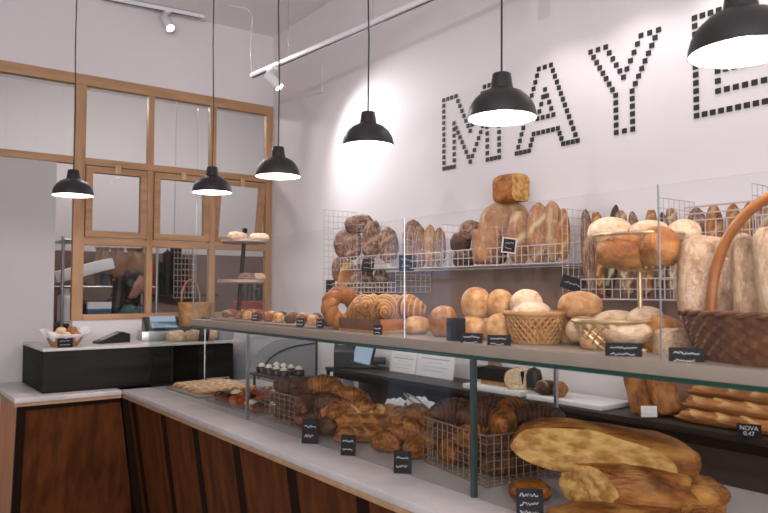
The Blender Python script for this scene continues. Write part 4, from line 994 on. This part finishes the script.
# long pastries
lp_ = [(362, 412, .12, -.2, 'upper'), (370, 422, .08, -.25, 'middle'), (378, 434, .045, -.15, 'lower'), (352, 428, .03, -.3, 'lowest left')]
for i, (x, y, z, r_, s) in enumerate(lp_):
    p = at(x, y, 2, ZM + z)
    if p.x < 1.64: p = at(x, y, 0, 1.64)
    put('baguette', 'croissant' if i else 'gold', (p.x, p.y, max(ZM + .002, p.z - .03)), (.36, .085, .062), 'long golden pastry lying across the case, %s one' % s, 'long_pastry', 'pastry', rz=RZ + r_ * .6 + .1, seed=i % 4, group='long golden pastries')
h2 = [(402, 418, .12, 'left of the second heap'), (418, 414, .13, 'top of the second heap'), (432, 420, .11, 'right shoulder of the second heap'), (398, 436, .05, 'front foot of the second heap'), (412, 432, .08, 'middle of the second heap'),
      (428, 438, .06, 'right of centre in the second heap'), (418, 450, .03, 'front of the second heap by the tag'), (440, 440, .05, 'between the second heap and wire basket'), (388, 444, .03, 'lowest at the left of the second heap')]
for i, (x, y, z, lab) in enumerate(h2):
    cro(x, y, z, (.16, .17, .075), 'golden croissant at the ' + lab if 'between' not in lab else 'golden croissant lying ' + lab, [1.2, .3, -.6, .9, -.2, 1.4, .6, -.9, .1][i], 'croissant', ry=random.uniform(-.25, .25))
bx2 = wbox('wire_basket', 'large dark wire basket of croissants behind the near pane joint', (1.725, 1.70, ZM + .001), .17, .185, .155, rz=-.15, nx=12, ny=12)
k = 0
for lay in range(3):
    for i in range(2):
        for j in range(3):
            x = 1.65 + i * .16 + random.uniform(-.01, .01); y = 1.81 - j * .115
            cr = put('croissant', 'croissant' if (lay * 2 + i + j) % 3 == 0 else 'croisdark', (x, y, ZM + .012 + lay * .065), (.165, .17, .085), 'croissant in large wire basket, %s layer, %s row, %s from far end' % (('bottom', 'middle', 'top')[lay], ('front', 'back')[i], names[j]),
                     'croissant', 'croissant', rz=random.uniform(-1.4, 1.4), group='croissants in the large wire basket'); k += 1
# crumpled white paper behind the croissants
for (x, y, r_, lab) in ((415, 402, .09, 'crumpled white paper sheet behind the croissants, the left one'), (446, 408, .085, 'crumpled white paper sheet behind the croissants, the right one')):
    p = at(x, y, 0, 2.03); mb = MB(); n = 10; vs = {}
    for i in range(n):
        for j in range(n):
            u, v = i / (n - 1) * 2 - 1, j / (n - 1) * 2 - 1
            vs[i, j] = mb.b.verts.new((u * r_ * .8, v * r_ * 2, .075 + .05 * noise.noise(Vector((u * 2 + x, v * 3, 0))) - .05 * (u * u + v * v) * .5 + .012 * random.random()))
    for i in range(n - 1):
        for j in range(n - 1): mb.b.faces.new((vs[i, j], vs[i + 1, j], vs[i + 1, j + 1], vs[i, j + 1]))
    o = mb.build('crumpled_paper', M['paper'], loc=(2.03, p.y, p.z - .075), smooth=False); o.modifiers.new('s', 'SOLIDIFY').thickness = .002; tag(o, lab, 'paper', 'crumpled papers behind the croissants')
# tongs
t = thing('serving_tongs', 'steel serving tongs lying before the crumpled paper', 'tongs', (1.98, 2.45, ZM + .10), 1.2)
MB().tube([(-.12, -.012, 0), (.0, -.02, .012), (.12, -.008, .02)], .004).build('arm', M['steel'], t); MB().tube([(-.12, .012, 0), (.0, .02, .012), (.12, .008, .02)], .004).build('arm', M['steel'], t)
# big loaves in the foreground
def big(x0, y0, x1, y1, X, label, mk='rye', crumb='crumb', rz=None, dy=1, rx=0, ry=0, d=.2, kind='half', seed=0):
    p, w, h = box_px(x0, y0, x1, y1, X)
    return put(kind, mk, p, (w, d, h), label, rz=RZ if rz is None else rz, crumb=crumb, base=False, rx=rx, ry=ry, seed=seed)
o = put('rough', 'rye', at(620, 520, 2, ZM + .03) + Vector((.06, .05, -.03)), (.34, .14, .045), 'dark flat loaf at the bottom of the front stack', rz=RZ, seed=1)
o = big(554, 464, 690, 509, 1.66, 'second big loaf with a cut left end under the topmost one', ry=.05, seed=1, d=.17, rz=RZ - .15, kind='rough', crumb=None)
cut_loaf(o, (-.30, 0, .5), (-1, -.45, 0), 'crumb')
o = big(512, 424, 696, 476, 1.68, 'huge cut loaf with a yellow crumb face on top of the front stack', ry=.13, seed=2, d=.22, rx=-.05, kind='batard', crumb=None, rz=RZ - .05)
cut_loaf(o, (-.40, -.12, .5), (-.42, -1, -.25), 'crumb')
o = put('rough', 'rye', at(694, 503, 2, ZM + .05) + Vector((.07, .08, -.048)), (.24, .15, .10), 'brown whole loaf at the right foot of the front stack', rz=RZ - .6, seed=3)
put('boule', 'croissant', at(530, 490, 2, ZM + .03) + Vector((0, .0, -.03)), (.12, .12, .06), 'flat brown round bread left of the front stack', rz=0, seed=1)
# tags in the case
def ctag(x0, y0, x1, y1, X, label, **k):
    b = at((x0 + x1) / 2, y1, 2, ZM); X = b.x; p, w, h = box_px(x0, y0, x1, y1, X)
    return tagcard(Vector((b.x, b.y, ZM + .0015)), w * .95, h * .92, label, rz=RZ - .15, tilt=-.18, **k)
ctag(301, 418, 318, 444, 0, 'black tag standing before the dark heap of croissants')
ctag(340, 434, 356, 456, 0, 'black tag standing before the long golden pastries')
ctag(393, 450, 412, 474, 0, 'black tag standing before the second croissant heap')
ctag(516, 488, 544, 520, 0, 'nearest black tag at the bottom edge beside the stacked loaves', lines=3)
# ------------------------------------------------------------------ kitchen behind the window
KY = 6.9
def kx(px_, Y=KY): return at(px_, 280, 1, Y).x
def kz(py, Y=KY, x=110): return at(x, py, 1, Y).z
t = thing('shelving_unit', 'steel kitchen shelving unit behind the timber window', 'shelving', (kx(100), KY, 0))
xs0, xs1 = kx(57.5) - kx(100), kx(150) - kx(100)
for x in (xs0, xs1):
    for y in (-.2, .25): MB().rod((x, y, 0), (x, y, kz(240)), .014, 10).build('post', M['steel'], t)
shz = [kz(321), kz(287), kz(243)]
for z in shz:
    m1 = MB(); m1.rod((xs0, -.2, z), (xs1, -.2, z), .01, 6); m1.rod((xs0, .25, z), (xs1, .25, z), .01, 6); m1.grid((xs0, -.2, z), (xs1 - xs0, 0, 0), (0, .45, 0), 30, 4, .003); m1.build('wire_shelf', M['steel'], t)
z = shz[1] + .012
m1 = MB(); m1.box((-.26, -.16, 0), (.26, .12, .10), .01, Matrix.Rotation(-.28, 4, 'Y')); tag(m1.build('white_carton', M['paper'], loc=(kx(82), KY - .02, z + .09)), 'tilted white carton on the middle kitchen shelf', 'carton')
for k, (a, b) in enumerate(((97, 115), (112, 130), (128, 149))):
    m1 = MB(); w = kx(b) - kx(a); m1.lathe([(w * .42, 0), (w * .5, .1), (w * .46, .27), (w * .3, .34), (w * .4, .37)], 20, rf=lambda i, j: .012 * sin(j * 1.7 + i)); 
    tag(m1.build('paper_sack', M['kraft'], loc=(kx((a + b) / 2), KY + .13, z)), 'brown paper sack on the middle kitchen shelf, %s' % ('left', 'middle', 'right')[k], 'sack', 'brown sacks on the kitchen shelf')
for k, (px_, r_, h_, mk) in enumerate(((103, .06, .1, 'blackp'), (110, .05, .07, 'choc'), (118, .05, .09, 'rustic'))):
    tag(MB().lathe([(r_ * .9, 0), (r_, .01), (r_, h_), (r_ * .7, h_ * 1.1), (.0005, h_ * 1.12)], 18).build('kitchen_jar', M[mk], loc=(kx(px_), KY - .12, z)), 'dark jar at the front of the middle kitchen shelf, %s' % ('left', 'middle', 'right')[k], 'jar')
z = shz[0] + .012
m1 = MB(); m1.box((-.12, -.07, 0), (.12, .07, .17), .01); t_ = thing('tin_box', 'blue and white tin on the lowest visible kitchen shelf', 'tin', (kx(97), KY - .1, z)); m1.build('body', M['white'], t_)
MB().box((-.122, -.072, .06), (.122, .072, .11), .003).build('blue_band', M['bluetin'], t_)
for k, (px_, r_, h_, mk) in enumerate(((64, .07, .30, 'paper'), (78, .07, .2, 'shade'), (108, .06, .2, 'blackp'), (113, .05, .26, 'steel'), (119, .06, .16, 'kraft'), (125, .05, .22, 'choc'))):
    tag(MB().lathe([(r_, 0), (r_, h_ * .75), (r_ * .5, h_ * .85), (r_ * .45, h_), (.0005, h_)], 18).build('kitchen_bottle', M[mk], loc=(kx(px_), KY - .08, z)), 'bottle shaped container on the lowest kitchen shelf, %s from the left' % names[k], 'container')
struct('wall_kitchen_tiles', MB().box((-1.4, 7.62, 0), (3.9, 7.69, 1.9)), mat('brown_kitchen_tiles', (.20, .12, .095), .5, color2=(.15, .085, .065), nscale=3))
# utensil grid and dark pots behind the second pane
gx0, gx1 = at(174, 270, 1, 5.9).x, at(196, 270, 1, 5.9).x; gz0, gz1 = at(185, 298, 1, 5.9).z, at(185, 247, 1, 5.9).z
t = thing('utensil_grid', 'white wire grid panel hanging behind the second window pane', 'wire grid', (gx0, 5.9, gz0))
MB().grid((0, 0, 0), (gx1 - gx0, 0, 0), (0, 0, gz1 - gz0), 6, 9, .003).build('grid', M['whitewire'], t)
for x in (.0, gx1 - gx0): MB().rod((x, 0, gz1 - gz0), (x, 0, ZC - gz0), .003).build('hanging_wire', M['steel'], t)
t = thing('dark_cabinet', 'brown cabinet with a slanted top behind the second pane', 'cabinet', (kx(182, 7.15), 7.15, 0))
MB().prism([(-.38, 0, 0), (.42, 0, 0), (.42, 0, 1.2), (.0, 0, 1.32), (-.38, 0, 1.40)], (0, .2, 0)).build('body', M['tray'], t, False)
for k, (px_, r_, h_, mk) in enumerate(((167, .055, .30, 'blackp'), (175.5, .05, .42, 'shade'), (184, .06, .5, 'blackp'), (193, .055, .36, 'choc'), (159, .05, .3, 'red'))):
    tag(MB().lathe([(r_ * .9, 0), (r_, .02), (r_, h_), (r_ * 1.05, h_ + .01), (r_ * .3, h_ + .04), (.0005, h_ + .06)], 20).build('stock_pot', M[mk], loc=(kx(px_, 7.1), 7.35, 1.46)), 'dark pot on the high rear kitchen board, %s from the left' % names[k], 'pot')
t = thing('rear_board', 'board on the rear kitchen wall carrying dark pots', 'shelf', (kx(175, 7.1), 7.35, 1.43))
MB().box((-.5, -.2, 0), (.5, .25, .028)).build('board', M['shelfdark'], t)
# pots of plants, red cloth behind the third pane
t = thing('red_crate', 'red crate of dark pots behind the lower right window pane', 'crate', (kx(256, 5.8), 5.85, 1.10))
MB().box((-.17, -.12, 0), (.17, .12, .30), .02).build('body', M['red'], t)
MB().box((-.16, -.1, -1.1), (.16, .1, -.001)).build('pedestal', M['tray'], t)
for k, (dx, h_) in enumerate(((-.12, .12), (-.04, .2), (.05, .15), (.12, .24))):
    tag(MB().lathe([(.03, 0), (.035, h_ * .7), (.02, h_ * .8), (.02, h_), (.0005, h_)], 14).build('dark_bottle', M['blackp'], loc=(kx(256, 5.8) + dx, 5.85, 1.4005)), 'small dark bottle on the red crate, %s from the left' % names[k], 'bottle')
# ------------------------------------------------------------------ the person in the kitchen
PY_ = 6.15
hc = at(129, 285, 1, PY_)          # middle of the head
def person():
    root = thing('person', 'person with long dark hair and teal top in the kitchen, head bowed to the right', 'person', (hc.x - .05, PY_, 0))
    zc = hc.z
    J = dict(pel=(0, 0, zc - .72), waist=(.01, 0, zc - .56), chest=(.03, 0, zc - .36), neck0=(.035, 0, zc - .21), neck=(.05, 0, zc - .13), head=(.06, 0, zc - .04),
             sl=(.03, .17, zc - .26), el=(.10, .21, zc - .50), hl=(.30, .14, zc - .56), sr=(.03, -.17, zc - .26), er=(.10, -.21, zc - .50), hr=(.30, -.14, zc - .56),
             kl=(.02, .10, .48), al=(0, .10, .08), tl=(.15, .11, .03), kr=(.02, -.10, .48), ar=(0, -.10, .08), tr=(.15, -.11, .03), pl=(0, .09, zc - .78), pr=(0, -.09, zc - .78))
    rad = dict(pel=.15, waist=.12, chest=.13, neck0=.08, neck=.052, head=.06, sl=.065, el=.042, hl=.028, sr=.065, er=.042, hr=.028, kl=.06, al=.04, tl=.035, kr=.06, ar=.04, tr=.035, pl=.09, pr=.09)
    E_ = [('pel', 'waist'), ('waist', 'chest'), ('chest', 'neck0'), ('neck0', 'neck'), ('neck', 'head'), ('neck0', 'sl'), ('sl', 'el'), ('el', 'hl'), ('neck0', 'sr'), ('sr', 'er'), ('er', 'hr'), ('pel', 'pl'), ('pl', 'kl'), ('kl', 'al'), ('al', 'tl'), ('pel', 'pr'), ('pr', 'kr'), ('kr', 'ar'), ('ar', 'tr')]
    for s, sg_ in (('l', 1), ('r', -1)):     # fingers
        hx, hy, hz_ = J['h' + s]
        J['palm' + s] = (hx + .05, hy, hz_ - .01); rad['palm' + s] = .026; E_.append(('h' + s, 'palm' + s))
        for q_, (dy_, ln) in enumerate(((-.024, .065), (-.008, .078), (.008, .072), (.024, .055))):
            J['f%s%d' % (s, q_)] = (hx + .05 + ln * .6, hy + dy_ * 1.2, hz_ - .02); J['g%s%d' % (s, q_)] = (hx + .05 + ln, hy + dy_ * 1.2, hz_ - .045)
            rad['f%s%d' % (s, q_)] = .009; rad['g%s%d' % (s, q_)] = .008; E_ += [('palm' + s, 'f%s%d' % (s, q_)), ('f%s%d' % (s, q_), 'g%s%d' % (s, q_))]
        J['th' + s] = (hx + .06, hy - .045 * sg_, hz_ - .02); rad['th' + s] = .01; E_.append(('palm' + s, 'th' + s))
    def skin(keys, edges, grow, rootk, mname, objname, parent):
        me = bpy.data.meshes.new('body'); idx = {k: i for i, k in enumerate(keys)}
        me.from_pydata([J[k] for k in keys], [(idx[a], idx[b]) for a, b in edges if a in idx and b in idx], [])
        o = bpy.data.objects.new('tmp', me); COL.objects.link(o); md = o.modifiers.new('k', 'SKIN')
        for k, i in idx.items():
            r = rad[k] + grow; me.skin_vertices[0].data[i].radius = (r, r); me.skin_vertices[0].data[i].use_root = (k == rootk)
        o.modifiers.new('s', 'SUBSURF').levels = 2
        bpy.context.view_layer.update(); ev = o.evaluated_get(bpy.context.evaluated_depsgraph_get()); m2 = bpy.data.meshes.new_from_object(ev)
        bpy.data.objects.remove(o); return m2
    me = skin(list(J), E_, 0, 'pel', 'skin', 'body', root)
    b = bmesh.new(); b.from_mesh(me)
    # head: egg with brow, nose, lips, chin, ears; face looks to +x and down
    hb = bmesh.new(); bmesh.ops.create_uvsphere(hb, u_segments=48, v_segments=36, radius=1)
    for v in hb.verts:
        x, y, z = v.co; X = x * .098; Y = y * .074; Z = z * .118
        if x > 0: X *= 1 - .12 * abs(z) ; X -= .012 * max(0, 1 - abs(z) * 6) * max(0, 1 - abs(abs(y) - .38) * 4)
        if z < 0: Y *= 1 - .25 * z * z; X *= 1 - (.12 * z * z if x > 0 else .5 * z * z)
        nose = max(0, 1 - abs(y) / .16) * max(0, x)
        if -.32 < z < .08: X += .026 * nose * (.08 - z) / .40
        if -.40 < z <= -.32: X += .004 * nose
        if abs(z + .5) < .07: X += .007 * max(0, 1 - abs(y) / .3) * max(0, x)
        if -.9 < z < -.68: X += .010 * max(0, 1 - abs(y) / .4) * max(0, x)
        if abs(z + .05) < .22 and abs(x) < .22 and abs(y) > .9: Y *= 1.16
        v.co = (X, Y, Z)
    Rh = Matrix.Translation((.085, 0, zc)) @ Matrix.Rotation(radians(14), 4, 'Y'); hb.transform(Rh)
    t_ = bpy.data.meshes.new('h'); hb.to_mesh(t_); hb.free(); b.from_mesh(t_)
    b.to_mesh(me); b.free(); me.materials.clear(); me.materials.append(M['skin'])
    body = link('body', me, root); rm = body.modifiers.new('r', 'REMESH'); rm.mode = 'VOXEL'; rm.voxel_size = .006; rm.use_smooth_shade = True
    # clothing
    top = [k for k in J if k in ('pel', 'waist', 'chest', 'neck0', 'sl', 'el', 'sr', 'er')]
    m3 = skin(top, E_, .014, 'pel', 0, 0, 0); m3.materials.clear(); m3.materials.append(M['teal']); m3.polygons.foreach_set('use_smooth', [True] * len(m3.polygons)); link('teal_top', m3, root)
    low = ['pel', 'pl', 'kl', 'al', 'pr', 'kr', 'ar']
    m4 = skin(low, E_, .016, 'pel', 0, 0, 0); m4.materials.clear(); m4.materials.append(M['blackp']); m4.polygons.foreach_set('use_smooth', [True] * len(m4.polygons)); link('trousers', m4, root)
    # hair: cap and long fall behind
    hb = bmesh.new(); bmesh.ops.create_uvsphere(hb, u_segments=40, v_segments=30, radius=1)
    for v in hb.verts:
        x, y, z = v.co; s = 1 + .04 * noise.noise(v.co * 4)
        X, Y, Z = x * .104 * s, y * .084 * s, z * .124 * s
        lim = .35 + .9 * max(0, -z)
        if z < .72: X = min(X, -.012 + .05 * max(0, z)) 
        v.co = (X - .012, Y, Z + .012)
    hb.transform(Rh); mh = bpy.data.meshes.new('hair'); hb.to_mesh(mh); hb.free(); mh.materials.append(M['hair']); mh.polygons.foreach_set('use_smooth', [True] * len(mh.polygons))
    hr = link('hair', mh, root)
    MB().tube([(-.03, 0, zc + .03), (-.035, -.02, zc - .06), (-.05, -.03, zc - .16), (-.07, -.03, zc - .28), (-.075, -.02, zc - .38)], .052, 14, rf=lambda f: 1.1 - .75 * f * f).build('hair_lock', M['hair'], hr)
person()
# counter in front of the person
t = thing('work_table', 'kitchen work table before the person', 'table', (hc.x + .45, PY_, 0))
MB().box((-.22, -.2, .86), (.5, .45, .90), .004).build('tabletop', M['steel'], t)
for a_ in (-.18, .46):
    for b_ in (-.16, .41): MB().rod((a_, b_, 0), (a_, b_, .86), .018, 8).build('leg', M['steel'], t)
# conduit on the right wall
q_ = [at(x, y, 0, XW - .006) for x, y in ((306, 96), (322, 92), (322, 66))]
tag(MB().tube(q_, .004, 6).build('wall_cable', M['wall']), 'thin painted cable running up the right wall behind the hanging track', 'cable')
